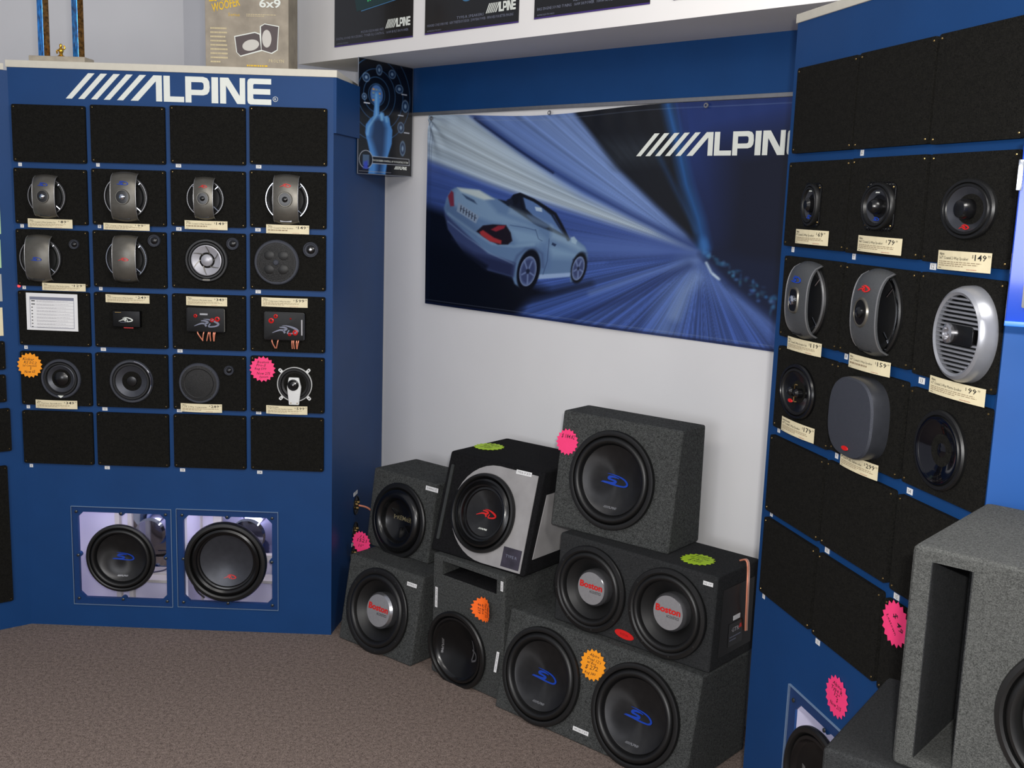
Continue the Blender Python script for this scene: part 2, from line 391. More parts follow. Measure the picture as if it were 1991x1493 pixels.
# white lining, studs and mirrors behind the windows
part('lining', gjoin(gbox(.10, 1.10, .0, .62, -.225, -.215), gbox(.10, 1.10, .0, .012, -.215, -.018), gbox(.10, .112, .012, .62, -.215, -.018), gbox(1.09, 1.10, .012, .62, -.215, -.018), gbox(.62, .632, .012, .62, -.215, -.018), gbox(.1, 1.1, .60, .61, -.215, -.018)), INW, lc, smooth=False)
MIR = mat('mirror_glass', (225, 225, 230), .02, 1)
for (a, b, c, d) in ((258, 346, 985, 1112), (433, 560, 990, 1078)):
    x0, y1 = hit(LF, a, c, -.205); x1, y0 = hit(LF, b, d, -.205)
    x1 = min(x1, .615 if a < 300 else 1.085)
    m_ = part('mirror', gbox(x0, x1, y0, y1, -.205, -.200), MIR, lc, smooth=False)
    part('mirror_lip', gbox(x0 - .02, x1, y0 - .028, y0, -.215, -.185), CAPM, m_, smooth=False)
for (a, b) in ((224, 233), (249, 257), (382, 391), (415, 431)):
    x0, _ = hit(LF, a, 1050, -.19); x1, _ = hit(LF, b, 1050, -.19)
    part('lining_strip', gbox(x0, x1, .012, .6, -.214, -.19), CAPM, lc, smooth=False)
for a, b, c, d in ((318, 333, 1126, 1134), (510, 532, 1127, 1135)):
    x0, y1 = hit(LF, a - 60, c, -.12); x1, y0 = hit(LF, b, d, -.12)
    part('lining_rail', gbox(x0, x1, y0, y1, -.2, -.12), CAPM, lc, smooth=False)
def bay_fill(F, x, w, col=(.80, .76, 1.0)):  # unseen light added inside each window bay to brighten the white lining
    l = bpy.data.lights.new('bay_fill', 'AREA'); l.shape = 'RECTANGLE'; l.size = w; l.size_y = .05; l.energy = .8; l.color = col
    o = bpy.data.objects.new('bay_fill', l); C.objects.link(o); o.matrix_world = F @ T3(x, .585, -.07) @ Matrix.Rotation(-PI / 2, 4, 'X')
bay_fill(LF, .37, .4); bay_fill(LF, .86, .4); bay_fill(RF, .30, .4, (1, .98, .98))
lx, ly = hit(LF, 128.3, 196); lx2, _ = hit(LF, 527.5, 196); _, ly2 = hit(LF, 300, 146.5); _, ly = hit(LF, 300, 197)
lh = ly2 - ly
part('lettering', gscale(alpine(lh, 0, .0012), (lx2 - lx) / (ALW * lh), 1), LOGOW, lc, T3(lx, ly, .0002), smooth=False)
rx, ry = hit(LF, 535.5, 193)
part('registered_mark', gjoin(gholes(circ(0, 0, .0095, 20), [circ(0, 0, .008, 20)], 0, .001), gxf(text('R', .009, .001, None, 'C'), T3(0, -.0045))), LOGOW, lc, T3(rx, ry, .0002), smooth=False)

def acrylic_cover(F, o, cut, label, off=.0005, hole=None):
    t = thing('acrylic_cover', label, 'window', F @ T3((o[0] + o[1]) / 2, o[2], off))
    cx = (o[0] + o[1]) / 2; x0, x1, h = o[0] - cx, o[1] - cx, o[3] - o[2]
    hx, hy, hr = hole[0] - cx, hole[1] - o[2], hole[2]
    part('clear_panel', gholes([(x0, 0), (x1, 0), (x1, h), (x0, h)], [circ(hx, hy, hr, 40)], 0, .006), ACR, t, smooth=False)
    e = .0016
    part('polished_edge', gholes([(x0 - e, -e), (x1 + e, -e), (x1 + e, h + e), (x0 - e, h + e)], [[(x0, 0), (x1, 0), (x1, h), (x0, h)]], 0, .0064), EDGE, t, smooth=False)
    dx0, dx1, dy0, dy1 = cut[0] - cx, cut[1] - cx, cut[2] - o[2], cut[3] - o[2]
    mx, my = (dx0 + dx1) / 2, (dy0 + dy1) / 2; k = .002
    sm = None
    for x, y in ((dx0 - k, dy0 - k), (mx, dy0), (dx1 + k, dy0 - k), (dx1, my), (dx1 + k, dy1 + k), (mx, dy1), (dx0 - k, dy1 + k), (dx0, my)):
        if sm is None: s = part('screw', lathe([(0, .0035), (.003, .0035), (.0055, .002), (.006, 0)], 14), SCREW, t, T3(x, y, .006)); sm = s.data
        else: link('screw', sm, t, T3(x, y, .006))
    return t
def drape(g, prof, dz=.0008):
    P = sorted(prof)
    def z(r):
        for (a, za), (b, zb) in zip(P, P[1:]):
            if r <= b: return za + (zb - za) * ((r - a) / (b - a) if b > a else 0)
        return P[-1][1]
    n = [(x, y, z(math.hypot(x, y)) + dz + zz) for x, y, zz in g[0]]
    return n, g[1]
def frame_screws(t, r, z, n, a0=0, s=.0032, m=None):
    me = None
    for i in range(n):
        a = a0 + 2 * PI * i / n; M = T3(r * math.cos(a), r * math.sin(a), z)
        if me is None: me = part('screw', lathe([(0, .0025), (s * .7, .002), (s, 0)], 10), m or SCREW, t, M).data
        else: link('screw', me, t, M)
def sub(t, R, style, basket=False, screws=0):
    """a subwoofer driver in the frame of its mounting face; z points out"""
    if style in 'SR2':
        prof = {'S': [(0, -.020), (.2 * R, -.0185), (.45 * R, -.012), (.70 * R, 0)], 'R': [(0, -.018), (.3 * R, -.014), (.58 * R, -.002)], '2': [(0, -.026), (.3 * R, -.021), (.645 * R, .000)]}[style]
    if style == 'S':
        part('rim', lathe([(.97 * R, 0), (R, .004), (R, .011), (.985 * R, .015), (.93 * R, .017), (.895 * R, .015), (.88 * R, .008), (.88 * R, -.012)], 64), RUB, t)
        part('surround', lathe([(.88 * R, .004)] + [(.80 * R + .075 * R * math.cos(a), .006 + .016 * math.sin(a)) for a in [i * PI / 8 for i in range(9)]] + [(.715 * R, .003), (.70 * R, -.002)], 64), RUB, t)
        part('cone', lathe([(.705 * R, .003), (.69 * R, .0015)] + prof[::-1][1:], 64), CONE, t)
        part('logo', drape(slogo(.62 * R), prof, .001), BLU, t, label='blue swoosh logo', smooth=False)
        part('wordmark', drape(gxf(gscale(alpine(.045 * R, 0, .0004), .9, 1), T3(-.045 * R * ALW * .45, -.58 * R)), prof), ALU, t, smooth=False)
    elif style == 'R':
        part('rim', lathe([(.97 * R, 0), (R, .005), (R, .014), (.98 * R, .019), (.93 * R, .021), (.90 * R, .016), (.88 * R, .006), (.88 * R, -.012)], 64), RUB, t)
        part('surround', lathe([(.88 * R, .004), (.85 * R, .016), (.80 * R, .019), (.77 * R, .010), (.74 * R, .012), (.71 * R, .016), (.67 * R, .014), (.65 * R, .004), (.60 * R, .004), (.58 * R, -.002)], 64), RUBG, t)
        part('cone', lathe(prof[::-1], 64), CONE, t)
        part('logo', drape(rlogo(.62 * R), prof, .001), RED, t, label='red swoosh logo', smooth=False)
        part('wordmark', drape(gxf(gscale(alpine(.04 * R, 0, .0004), .9, 1), T3(-.04 * R * ALW * .45, -.42 * R)), prof), LOGOW, t, smooth=False)
    elif style == '2':     # large dome-dish driver with fat surround
        part('rim', lathe([(.97 * R, 0), (R, .006), (R, .018), (.97 * R, .026), (.90 * R, .028), (.86 * R, .024), (.84 * R, .012), (.84 * R, -.012)], 64), RUB, t)
        part('surround', lathe([(.84 * R, .006), (.82 * R, .018), (.77 * R, .022), (.72 * R, .017), (.70 * R, .008), (.665 * R, .006), (.645 * R, 0)], 64), RUBG, t)
        part('cone', lathe(prof[::-1], 64), CONEG, t)
        part('logo', drape(gxf(rlogo(.3 * R), T3(.06 * R, -.42 * R)), prof, .001), RED, t, label='small red logo', smooth=False)
    elif style == 'B':     # deep cone with silver cap
        part('rim', lathe([(.97 * R, 0), (R, .004), (R, .012), (.985 * R, .015), (.90 * R, .017), (.86 * R, .014)], 64), RUB, t)
        part('surround', lathe([(.86 * R, .010)] + [(.785 * R + .075 * R * math.cos(a), .008 + .013 * math.sin(a)) for a in [i * PI / 8 for i in range(9)]] + [(.70 * R, .002)], 64), RUB, t)
        part('cone', lathe([(.70 * R, .002), (.68 * R, -.001), (.44 * R, -.036), (.42 * R, -.042), (0, -.05)], 64), CONEM, t)
        cap = part('dust_cap', lathe([(.43 * R, -.042), (.43 * R, -.016), (.425 * R, -.010), (.375 * R, -.001)], 56), SILV, t, label='silver dust cap with polished rim')
        part('cap_face', lathe([(.377 * R, -.001), (0, 0)], 56), ALUL, cap)
        part('cap_lettering', gjoin(text('Boston', .14 * R, .0005, .64 * R, 'C', 3, .035)), RED, cap, T3(0, .0, 0), label='red lettering Boston', smooth=False)
        part('cap_lettering', text('ACOUSTICS', .06 * R, .0005, .32 * R, 'C', 2), INK, cap, T3(.13 * R, -.10 * R, 0), smooth=False)
    elif style == 'P':     # ribbed inverted cone with domed wide surround
        part('rim', lathe([(.97 * R, 0), (R, .006), (R, .012), (.97 * R, .016), (.88 * R, .016), (.83 * R, .008)], 64), RUB, t)
        part('surround', lathe([(.85 * R, .004)] + [(.70 * R + .145 * R * math.cos(a), .006 + .026 * math.sin(a)) for a in [i * PI / 10 for i in range(11)]] + [(.54 * R, .002)], 64), RUBG, t)
        pr = [(0, -.022), (.25 * R, -.020), (.42 * R, -.012), (.56 * R, .002)]
        part('cone', lathe(pr[::-1], 64), RUBG, t)
        part('wordmark', drape(gxf(text('PREMIER', .12 * R, 0, .66 * R, 'C', 2, .01), T3(0, -.02 * R)), pr, .001), mat('bronze_print', (112, 104, 78), .5), t, smooth=False)
        for a in (.5, 2.6, 4.7, 5.6): part('cone_rib', gxf(gbox(.2 * R, .46 * R, -.015 * R, .015 * R, -.018, -.004), RZ(a)), RUBG, t)
    elif style == 'C':     # deep glossy bowl with silver emblem
        part('rim', lathe([(.97 * R, 0), (R, .006), (R, .014), (.97 * R, .019), (.90 * R, .019), (.87 * R, .012), (.87 * R, .002)], 64), RUB, t)
        part('surround', lathe([(.87 * R, .006), (.84 * R, .013), (.79 * R, .014), (.76 * R, .006), (.73 * R, .002)], 64), RUBG, t)
        pr = [(0, -.034), (.2 * R, -.032), (.38 * R, -.024), (.58 * R, -.010), (.73 * R, .002)]
        part('cone', lathe(pr[::-1], 64), BOWL, t)
        A = ribbon([(.40 * R, .34 * R), (.44 * R, .15 * R), (.43 * R, 0), (.36 * R, -.22 * R)], [.02 * R, .05 * R, .06 * R, .05 * R], 0, .001)
        B = ribbon([(.36 * R, .05 * R), (.56 * R, .02 * R), (.58 * R, -.12 * R), (.37 * R, -.24 * R)], [.05 * R, .05 * R, .05 * R, .04 * R], 0, .001)
        part('emblem', drape(gjoin(A, B), pr, .002), ALU, t, label='silver emblem', smooth=False)
        part('wordmark', drape(gxf(alpine(.05 * R, 0, .0004), T3(-.62 * R, .12 * R) @ RZ(-PI / 2)), pr, .0015), ALU, t, smooth=False)
    if basket:
        part('basket', lathe([(.88 * R, -.008), (.86 * R, -.02), (.45 * R, -.075), (.44 * R, -.08), (.43 * R, -.105), (0, -.105)], 48), CHROME, t)
    if screws: frame_screws(t, .93 * R, .015, screws, .2)

def star(t_name, label, M, R, m, txt, rows, group=None, curl=0, th=.0012, tm=None, rot=0, n=18):
    P = []
    for i in range(2 * n):
        r = R if i % 2 == 0 else R * .84; a = PI * i / n + .1; P.append((r * math.cos(a), r * math.sin(a)))
    g = gholes(P, [], 0, th)
    t = thing(t_name, label, 'price sticker', M, group)
    if curl:
        # cut rows of extra vertices so that the card bends
        V = [(0, 0, th / 2)]; rg = [0, .33, .66, 1]
        V = []; F = []
        for s_ in (1, .66, .33):
            for x, y in P: V.append((x * s_, y * s_, 0))
        V.append((0, 0, 0)); k = 2 * n
        for a in range(2):
            for i in range(k): F.append((a * k + i, a * k + (i + 1) % k, (a + 1) * k + (i + 1) % k, (a + 1) * k + i))
        for i in range(k): F.append((2 * k + i, 2 * k + (i + 1) % k, 3 * k))
        g = V, F
    bend = (lambda q: ([(x, y, z + curl * (x / R) ** 2 + curl * .3) for x, y, z in q[0]], q[1])) if curl else (lambda q: q)
    part('card', bend(g), m, t, smooth=bool(curl))
    gs = []
    for (s_, x, y, h, wd) in rows:
        gs.append(gxf(text(s_, h * R, th + .0004, wd * R, 'C', 1, .004, .25), T3(x * R, y * R) @ RZ(random.uniform(-.06, .06))))
    part('handwriting', bend(gxf(gjoin(*gs), RZ(rot))), tm or INK, t, smooth=False)
    return t

for (o, c, px, py, r, st, lab, labc) in ((W1o, W1c, 236, 1084.3, 67.6, 'S', 'round black subwoofer with blue logo behind the left floor-level window of the left cabinet', 'left clear acrylic window near the floor of the left cabinet'),
                                   (W2o, W2c, 440, 1091, 80, '2', 'large round subwoofer with grey dished cone and tiny red logo in the right floor-level window', 'right clear acrylic window near the floor of the left cabinet')):
    x, y = hit(LF, px, py, .01); R = r * mpp(LF, x, y)
    acrylic_cover(LF, o, c, labc, hole=(x, y, .88 * R))
    t = thing('subwoofer', lab, 'subwoofer', LF @ T3(x, y, .0066)); sub(t, R, st, basket=True)
for k, pts, r, lab in ((0, [(324, 1068), (334, 1085), (325, 1105), (300, 1112), (262, 1113)], .0032, 'thin clear speaker wire curling beside the left window subwoofer'),
                 (1, [(396, 1128), (378, 1135), (384, 1150), (398, 1162)], .0035, 'black speaker wire looping below left of the right window subwoofer')):
    P = []
    for i, (a, b) in enumerate(pts):
        q = hit(LF, a, b, -.06); P.append(LF @ Vector((q[0], q[1], -.06)))
    o0 = P[0]; solo('speaker_wire', tube([p - o0 for p in P], r), WIRE if k == 0 else RUB, Matrix.Translation(o0), lab, 'wire')

# sockets on the side return
def side_hole(px, py, lab, wire):
    x, y = hit(SF, px, py, .002); R = .042
    t = thing('wall_socket', lab, 'socket', SF @ T3(x, y, .0004))
    part('socket_ring', lathe([(R, 0), (R, .003), (R * .9, .004), (R * .86, .001)], 32), RUB, t)
    part('dark_cup', lathe([(R * .87, .001), (R * .5, .0008), (0, .0006)], 32), RUBG, t)
    for i, (a, b) in enumerate(((-.012, .008), (.014, .01), (0, -.012))):
        part('terminal', lathe([(.007, 0), (.006, .010), (0, .012)], 14), BRASS, t, T3(a, b, .002))
    return t, x, y
t, sx, sy = side_hole(693, 982, 'upper round terminal socket with copper wire on the blue side panel', 1)
P = [SF @ Vector((sx, sy, .012)), SF @ Vector((sx + .01, sy - .012, .05)), SF @ Vector((sx + .03, sy - .05, .08)), SF @ Vector((sx + .08, sy - .08, .07))]
solo('copper_wire', tube([p - P[0] for p in P], .004), COPPER, Matrix.Translation(P[0]), 'short copper wire coming out of the upper terminal socket on the blue side panel', 'wire')
side_hole(691, 1033, 'middle round terminal socket on the blue side panel, partly under the pink sticker', 0)
side_hole(687, 1080, 'lowest round terminal socket on the blue side panel, just above the bottom left box', 0)
for i, (px, py) in enumerate(((692, 959), (688, 1056))):
    x, y = hit(SF, px, py, .002)
    part('number_label', [(gxf(gbox(-.03, .03, -.008, .008, 0, .001), RZ(0)), PAPW), (text(('8', '9')[i], .009, .0012, None, 'C'), INK)], None, lc, LF.inverted() @ SF @ T3(x, y, .0002), smooth=False)

# ------------------------------------------------------------------ right cabinet
wTL = hit(RF, 1537.8, 1330.8); wTR = hit(RF, 1637.7, 1422); cTL = hit(RF, 1549, 1361)
wx0 = wTL[0]; wy1 = (wTL[1] + wTR[1]) / 2; cx0 = cTL[0] - .002; cy1 = wy1 - .03
RWo = (wx0, wx0 + .37, wy1 - .37, wy1); RWc = (cx0, wx0 + .34, wy1 - .34, cy1)
rc = thing('display_cabinet', 'blue cabinet at right, covered in black boards, one clear window at its foot', 'cabinet', RF)
part('face_panel', gholes([(0, .0), (RW, .0), (RW, RH), (0, RH)], [notched(*RWc, CH, .011)], -.006, 0), BLUE, rc, smooth=False)
part('top_cap', gbox(-.004, RW + .01, RH, RH + .022, -.30, .004), CAPM, rc, bev=.002)
b0 = RF.inverted() @ Vector((1.02, 3.14, 0))
part('side_panel', gprism([(0, -.018), (b0.x, b0.z), (b0.x + .012, b0.z - .012), (.018, -.018)], 0, RH), BLUE, rc, Matrix(((1, 0, 0, 0), (0, 0, 1, 0), (0, 1, 0, 0), (0, 0, 0, 1))), smooth=False)
part('lining', gjoin(gbox(.0, .6, .0, .62, -.225, -.215), gbox(.0, .6, .0, .012, -.215, -.018), gbox(.02, .032, .012, .62, -.215, -.018), gbox(.59, .6, .012, .62, -.215, -.018)), INW, rc, smooth=False)
Rr = .150
x = RWo[0] + .185; y = RWo[2] + .185
acrylic_cover(RF, RWo, RWc, 'clear acrylic window at the foot of the right cabinet', hole=(x, y, .88 * Rr))
t = thing('subwoofer', 'black subwoofer in the floor-level window of the right cabinet, half hidden by the dark pedestal', 'subwoofer', RF @ T3(x, y, .0066)); sub(t, Rr, 'C', basket=False)
# neighbours cut off by the picture edge
nc = thing('display_cabinet', 'blue cabinet sliver at the left picture edge, angled beside the lettered cabinet', 'cabinet', NF)
part('face_panel', gbox(-.55, .016, 0, LH - .012, -.018, 0), BLUE, nc, smooth=False)
part('top_cap', gbox(-.55, .0, LH - .012, LH + .012, -.2, .004), CAPM, nc, bev=.002)
xc = thing('display_cabinet', 'blue cabinet panel with painted-in light at the right picture edge, facing the room', 'cabinet', XF)
part('face_panel', gbox(-.012, .7, 0, RH, -.018, 0), BLUE_LIT, xc, smooth=False)
part('top_cap', gbox(-.012, .7, RH, RH + .022, -.12, .004), CAPM, xc, bev=.002)

# ------------------------------------------------------------------ black boards
XA = [(23.5, 166), (176, 320.5), (330.5, 477), (485, 635.5)]; XB = [(45, 180.5), (189, 328), (338, 478), (487.5, 629)]
YA = [(204, 316), (328, 436), (447, 557), (567, 672), (684.5, 788), (800, 902)]; YB = [(208.5, 321), (333, 443.7), (455, 564), (575.7, 684.6), (694, 802), (811, 915)]
RB = {(0,0):[(1549.4,132),(1667.6,108),(1656,289.6),(1541,299)],(0,1):[(1673,103),(1819.5,71),(1805.6,280.6),(1658,289)],(0,2):[(1825,67.5),None,None,(1810,281)],
(1,0):[(1536,316),(1653,309.5),(1641,489.6),(1523,476.5)],(1,1):[(1657,307),(1801.5,301),(1786,504.6),(1643,491)],(1,2):[(1808,299),(1983.5,291),(1960,525),(1794,506.5)],
(2,0):[(1525,497),(1640,509.7),(1625,685),(1516,649)],(2,1):[(1644,510.5),(1784,529),(1764,724),(1630,678.5)],(2,2):[(1790,529),(1958,546),(1945,775.5),(1773.5,722)],
(3,0):[(1513,673),(1622.5,700),(1609.6,873),(1503,830.7)],(3,1):[(1626,702),(1761,745),(1744,932),(1612,874)],(3,2):[(1770,750),(1942,802),None,(1752,934.6)],
(4,0):[(1497,846.6),(1602.7,889),(1588.7,1052),(1488,991)],(4,1):[(1608,894.7),(1739.5,953.7),(1718.5,1135),(1593,1054)],(4,2):[(1748,960),None,None,(1726.4,1141.7)],
(5,0):[(1487,1004),(1586.5,1067),(1571,1225),(1475,1146)],(5,1):[(1592,1074),(1716,1152.7),(1695,1325),(1576,1229)],(5,2):[(1722,1161),None,None,(1702,1334)]}
ORDN = ['top', 'second', 'third', 'fourth', 'fifth', 'bottom']; COL4 = ['first', 'second', 'third', 'fourth']; COL3 = ['left', 'middle', 'right']
TB = .012
def board_rect(cab, r, c):
    if cab == 'L':
        f = r / 5; x0 = XA[c][0] * (1 - f) + XB[c][0] * f; x1 = XA[c][1] * (1 - f) + XB[c][1] * f; g = c / 3
        y0 = YA[r][0] * (1 - g) + YB[r][0] * g; y1 = YA[r][1] * (1 - g) + YB[r][1] * g
        return quad_local(LF, [(x0, y0), (x1, y0), (x1, y1), (x0, y1)], TB)
    P = [hit(RF, *p, TB) if p else None for p in RB[(r, c)]]
    xl = (P[0][0] + P[3][0]) / 2
    xr = [q[0] for q in (P[1], P[2]) if q]; xr = sum(xr) / len(xr) if xr else xl + .275
    yt = [q[1] for q in (P[0], P[1]) if q]; yb = [q[1] for q in (P[2], P[3]) if q]
    return xl, min(xr, RW - .012), sum(yb) / len(yb), sum(yt) / len(yt)
screwmesh = mesh('screw', [(lathe([(0, .0018), (.0018, .0015), (.0024, 0)], 8), BRASS)])
def board(cab, r, c, what, hole=None):
    F = LF if cab == 'L' else RF
    x0, x1, y0, y1 = board_rect(cab, r, c); cx = (x0 + x1) / 2; cy = y0
    if cab == 'L': lab = f'black board, {ORDN[r]} row, {COL4[c]} column, left cabinet, {what}'
    else: lab = f'black board, {ORDN[r]} row, {COL3[c]} column, right cabinet, {what}'
    t = thing('mounting_board', lab, 'board', F @ T3(cx, cy, .0003), 'black boards on the left cabinet' if cab == 'L' else 'black boards on the right cabinet')
    o = rrect(x0 - cx, x1 - cx, 0, y1 - y0, .006, 2)
    hs = [circ(hole[0] - cx, hole[1] - cy, hole[2], 28, hole[3] if len(hole) > 3 else 1)] if hole else []
    part('carpeted_panel', gholes(o, hs, 0, TB - .0003), BOARD, t, smooth=False)
    k = .009
    for a, b in ((x0 - cx + k, k), (x1 - cx - k, k), (x0 - cx + k, y1 - y0 - k), (x1 - cx - k, y1 - y0 - k)): link('screw', screwmesh, t, T3(a, b, TB - .0003))
NL = {(0,0):(39,319.5),(0,1):(190.5,320.5),(0,2):(347,322),(0,3):(503,324),(1,0):(43,439),(1,1):(193.5,440),(1,2):(347.7,445),(1,3):(501.5,446.6),(2,0):(47,558.6),(2,1):(196,561),(2,3):(502,567),
(3,0):(50.5,675),(3,1):(201,679),(3,2):(350,682),(4,0):(55,790.6),(4,1):(204,795),(4,2):(349,798),(4,3):(503,802),(5,0):(61,905),(5,1):(208.5,909),(5,2):(355,913.6),(5,3):(505,918)}
NR = {(0,1):(1676,297,'6'),(1,0):(1541.5,485,'1'),(1,1):(1660,499,'7'),(1,2):(1814,518,'12'),(2,1):(1645,693,'8'),(2,2):(1792,740,'13'),(3,0):(1514,836,'3'),(3,1):(1626.5,886,'9'),(3,2):(1768.6,955,'14'),
(4,0):(1499.6,999,'4'),(4,1):(1608,1070,'10'),(4,2):(1743,1160,'15'),(5,0):(1484.6,1159,'5'),(5,1):(1589.6,1248,'11'),(5,2):(1718,1354,'16')}
def numlabel(F, cab, px, py, s):
    x, y = hit(F, px, py, .001); wd = .0065 if len(s) == 1 else .010
    part('number_label', [(gbox(-wd, wd, -.0065, .0065, 0, .0008), PAPW), (gxf(text(s, .008, .0010, None, 'C', 1), T3(0, -.004)), INK)], None, cab, T3(x, y, .0002), smooth=False)
for (r, c), (px, py) in NL.items(): numlabel(LF, lc, px, py, str(1 + r + 6 * c))
for (r, c), (px, py, s) in NR.items(): numlabel(RF, rc, px, py, s)
# ------------------------------------------------------------------ price tags
def tag(F, p0, p1, title, price, label, head='Alpine', rows=3, z=.022, fold=0, pts=None):
    if pts:
        a, b, c, d = [hit(F, *q, z) for q in pts]
        x0, x1, y0, y1 = (a[0] + d[0]) / 2, (b[0] + c[0]) / 2, (c[1] + d[1]) / 2, (a[1] + b[1]) / 2
        rot = math.atan2((b[1] - a[1] + c[1] - d[1]) / 2, x1 - x0)
    else:
        a = hit(F, *p0, z); b = hit(F, *p1, z); x0, x1, y0, y1 = a[0], b[0], b[1], a[1]; rot = 0
    wd, ht = x1 - x0, y1 - y0
    t = thing('price_tag', label, 'price tag', F @ T3((x0 + x1) / 2, (y0 + y1) / 2, z) @ RZ(rot), 'cream price cards on the speaker boards')
    V = []; Fc = []; n = 6
    for i in range(n + 1):
        f = i / n; zz = -.006 * (2 * f - 1) ** 2
        for y in (-ht / 2, ht / 2):
            for e in (0, .0008): V.append((-wd / 2 + wd * f, y, zz + e))
    for i in range(n):
        a = 4 * i; b = a + 4
        Fc += [(a + 1, b + 1, b + 3, a + 3), (a, a + 2, b + 2, b), (a, b, b + 1, a + 1), (a + 2, a + 3, b + 3, b + 2)]
    Fc += [(0, 1, 3, 2), (4 * n, 4 * n + 2, 4 * n + 3, 4 * n + 1)]
    part('card', (V, Fc), PAPER, t, smooth=False)
    bend = lambda g: ([(x, y, -.006 * (2 * x / wd) ** 2 + .0012 + q) for x, y, q in g[0]], g[1])
    L = -wd * .46
    bk = gjoin(gxf(text(head, ht * .13, 0, None, 'L', 1, .01), T3(L, ht * .27)), gxf(text(title, ht * .15, 0, wd * .60, 'L', 1), T3(L, ht * .06)),
               gxf(text('$', ht * .16, 0, None, 'L', 1), T3(wd * .20, ht * .2)), gxf(text(price[:-2], ht * .30, 0, wd * (.058 * len(price[:-2]) + .015), 'L', 1, .01), T3(wd * .245, ht * .08)),
               gxf(text(price[-2:], ht * .14, 0, None, 'L', 1), T3(wd * (.245 + .058 * len(price[:-2]) + .03), ht * .24)))
    part('printed_text', bend(bk), INK, t, smooth=False)
    part('fine_print', [(bend(gxf(lines(rows, wd * .88, ht * .30), T3(L, -ht * .04))), INKT), (bend(gxf(lines(1, wd * .3, ht * .08), T3(wd * .12, -ht * .38))), INKR), (bend(gxf(lines(1, wd * .1, ht * .07), T3(L, -ht * .38))), INK)], None, t, smooth=False)

def disc(R, cx=0, cy=0): return (cx, cy, R)
# ------------------------------------------------------------------ speakers on boards
def band_speaker(F, px, py, rp, bw, label, logo, hole='round', sx=1, z=TB, side=None, plate=None, by=1.12, bx=0, lowlogo=False, rimm=None, logoy=.62, depth=.034, gm=None):
    x, y = hit(F, px, py, z); R = rp * mpp(F, x, y)
    t = thing('coaxial_speaker', label, 'speaker', F @ T3(x, y, z))
    rimm = rimm or ALU
    part('rim', lathe([(R, 0), (R, .006), (.97 * R, .009), (.93 * R, .009), (.90 * R, .005)], 48, sx), RUB, t)
    part('chrome_ring', lathe([(.965 * R, .0085), (.955 * R, .013), (.93 * R, .013), (.92 * R, .0085)], 48, sx), rimm, t)
    part('cone', lathe([(.93 * R, .006), (.84 * R, .010), (.76 * R, .006), (.72 * R, .003), (.3 * R, .001), (0, .001)], 48, sx), CONEM, t)
    bridge = bw * R; Rb = by * R; nx, ny = 12, 20; V = []; Fc = []
    bz = lambda u, v: .010 + depth * max(0, 1 - abs(v) ** 2.6) ** .55 - .006 * u * u
    for j in range(ny + 1):
        for i in range(nx + 1):
            u = -1 + 2 * i / nx; v = -1 + 2 * j / ny; X = u * bridge * sx; ym = math.sqrt(max(0, Rb * Rb - (u * bridge) ** 2 * .5))
            V.append((X + bx * R, v * ym, bz(u, v)))
    m = len(V); V += [(a, b, c_ - .006) for a, b, c_ in V]
    for j in range(ny):
        for i in range(nx):
            a = j * (nx + 1) + i; Fc.append((a, a + 1, a + nx + 2, a + nx + 1))
    ring = [i for i in range(nx + 1)] + [j * (nx + 1) + nx for j in range(1, ny + 1)] + [ny * (nx + 1) + i for i in range(nx - 1, -1, -1)] + [j * (nx + 1) for j in range(ny - 1, 0, -1)]
    for a, b in zip(ring, ring[1:] + ring[:1]): Fc.append((a, a + m, b + m, b))
    part('bridge_grille', (V, Fc), gm or GUN, t)
    for s_ in (0, nx): part('edge_trim', tube([(V[j * (nx + 1) + s_][0], V[j * (nx + 1) + s_][1], V[j * (nx + 1) + s_][2]) for j in range(ny + 1)], .0013 if not gm else .0016, 6, 1), ALU, t)
    def onband(g, dz=.0012):
        out = []
        for X, Y, Z in g[0]:
            u = (X - bx * R) / (bridge * sx); ym = math.sqrt(max(1e-6, Rb * Rb - (u * bridge) ** 2 * .5)); out.append((X, Y, bz(max(-1, min(1, u)), max(-1, min(1, Y / ym))) + dz + Z))
        return out, g[1]
    if hole:
        rr = .29 * R; sxx = sx * (.95 if hole == 'round' else .8); sup = 2 if hole == 'round' else 3.2
        T = T3(bx * R, 0, bz(0, 0) - .001)
        part('tweeter_rim', gxf(lathe([(rr * 1.22, -.001), (rr * 1.12, .003), (rr, .003), (rr * .92, -.001)], 32, sxx, 1, sup), T), GUN, t)
        part('tweeter_well', gxf(lathe([(rr * 1.0, .002), (rr * .7, .0024), (0, .0024)], 32, sxx, 1, sup), T), RUBG, t)
        part('tweeter_dome', gxf(lathe([(rr * .45, .002), (rr * .42, .006), (rr * .25, .009), (0, .010)], 24), T), CHROME if logo == 'blue' else RUBG, t)
    lm = BLU if logo == 'blue' else RED
    ly = logoy * R if hole else 0
    part('logo', onband(gxf((slogo if logo == 'blue' else rlogo)(.86 * bridge * min(1, sx)), T3(bx * R, ly))), lm, t, smooth=False, label=logo + ' swoosh logo')
    pl = part('badge', gxf(gbox(-.26 * R * sx, .26 * R * sx, -.07 * R, .07 * R, 0, .006), T3(bx * R, -by * R * .83, .022)), plate or RUB, t, bev=.001)
    for a in (.75, PI - .75, PI + .75, -.75):
        g = tube([(.60 * R * math.cos(a) * sx, .60 * R * math.sin(a), .012), (.92 * R * math.cos(a) * sx, .92 * R * math.sin(a), .010)], .0022, 6, 1)
        part('strut', g, CHROME, t)
    return t
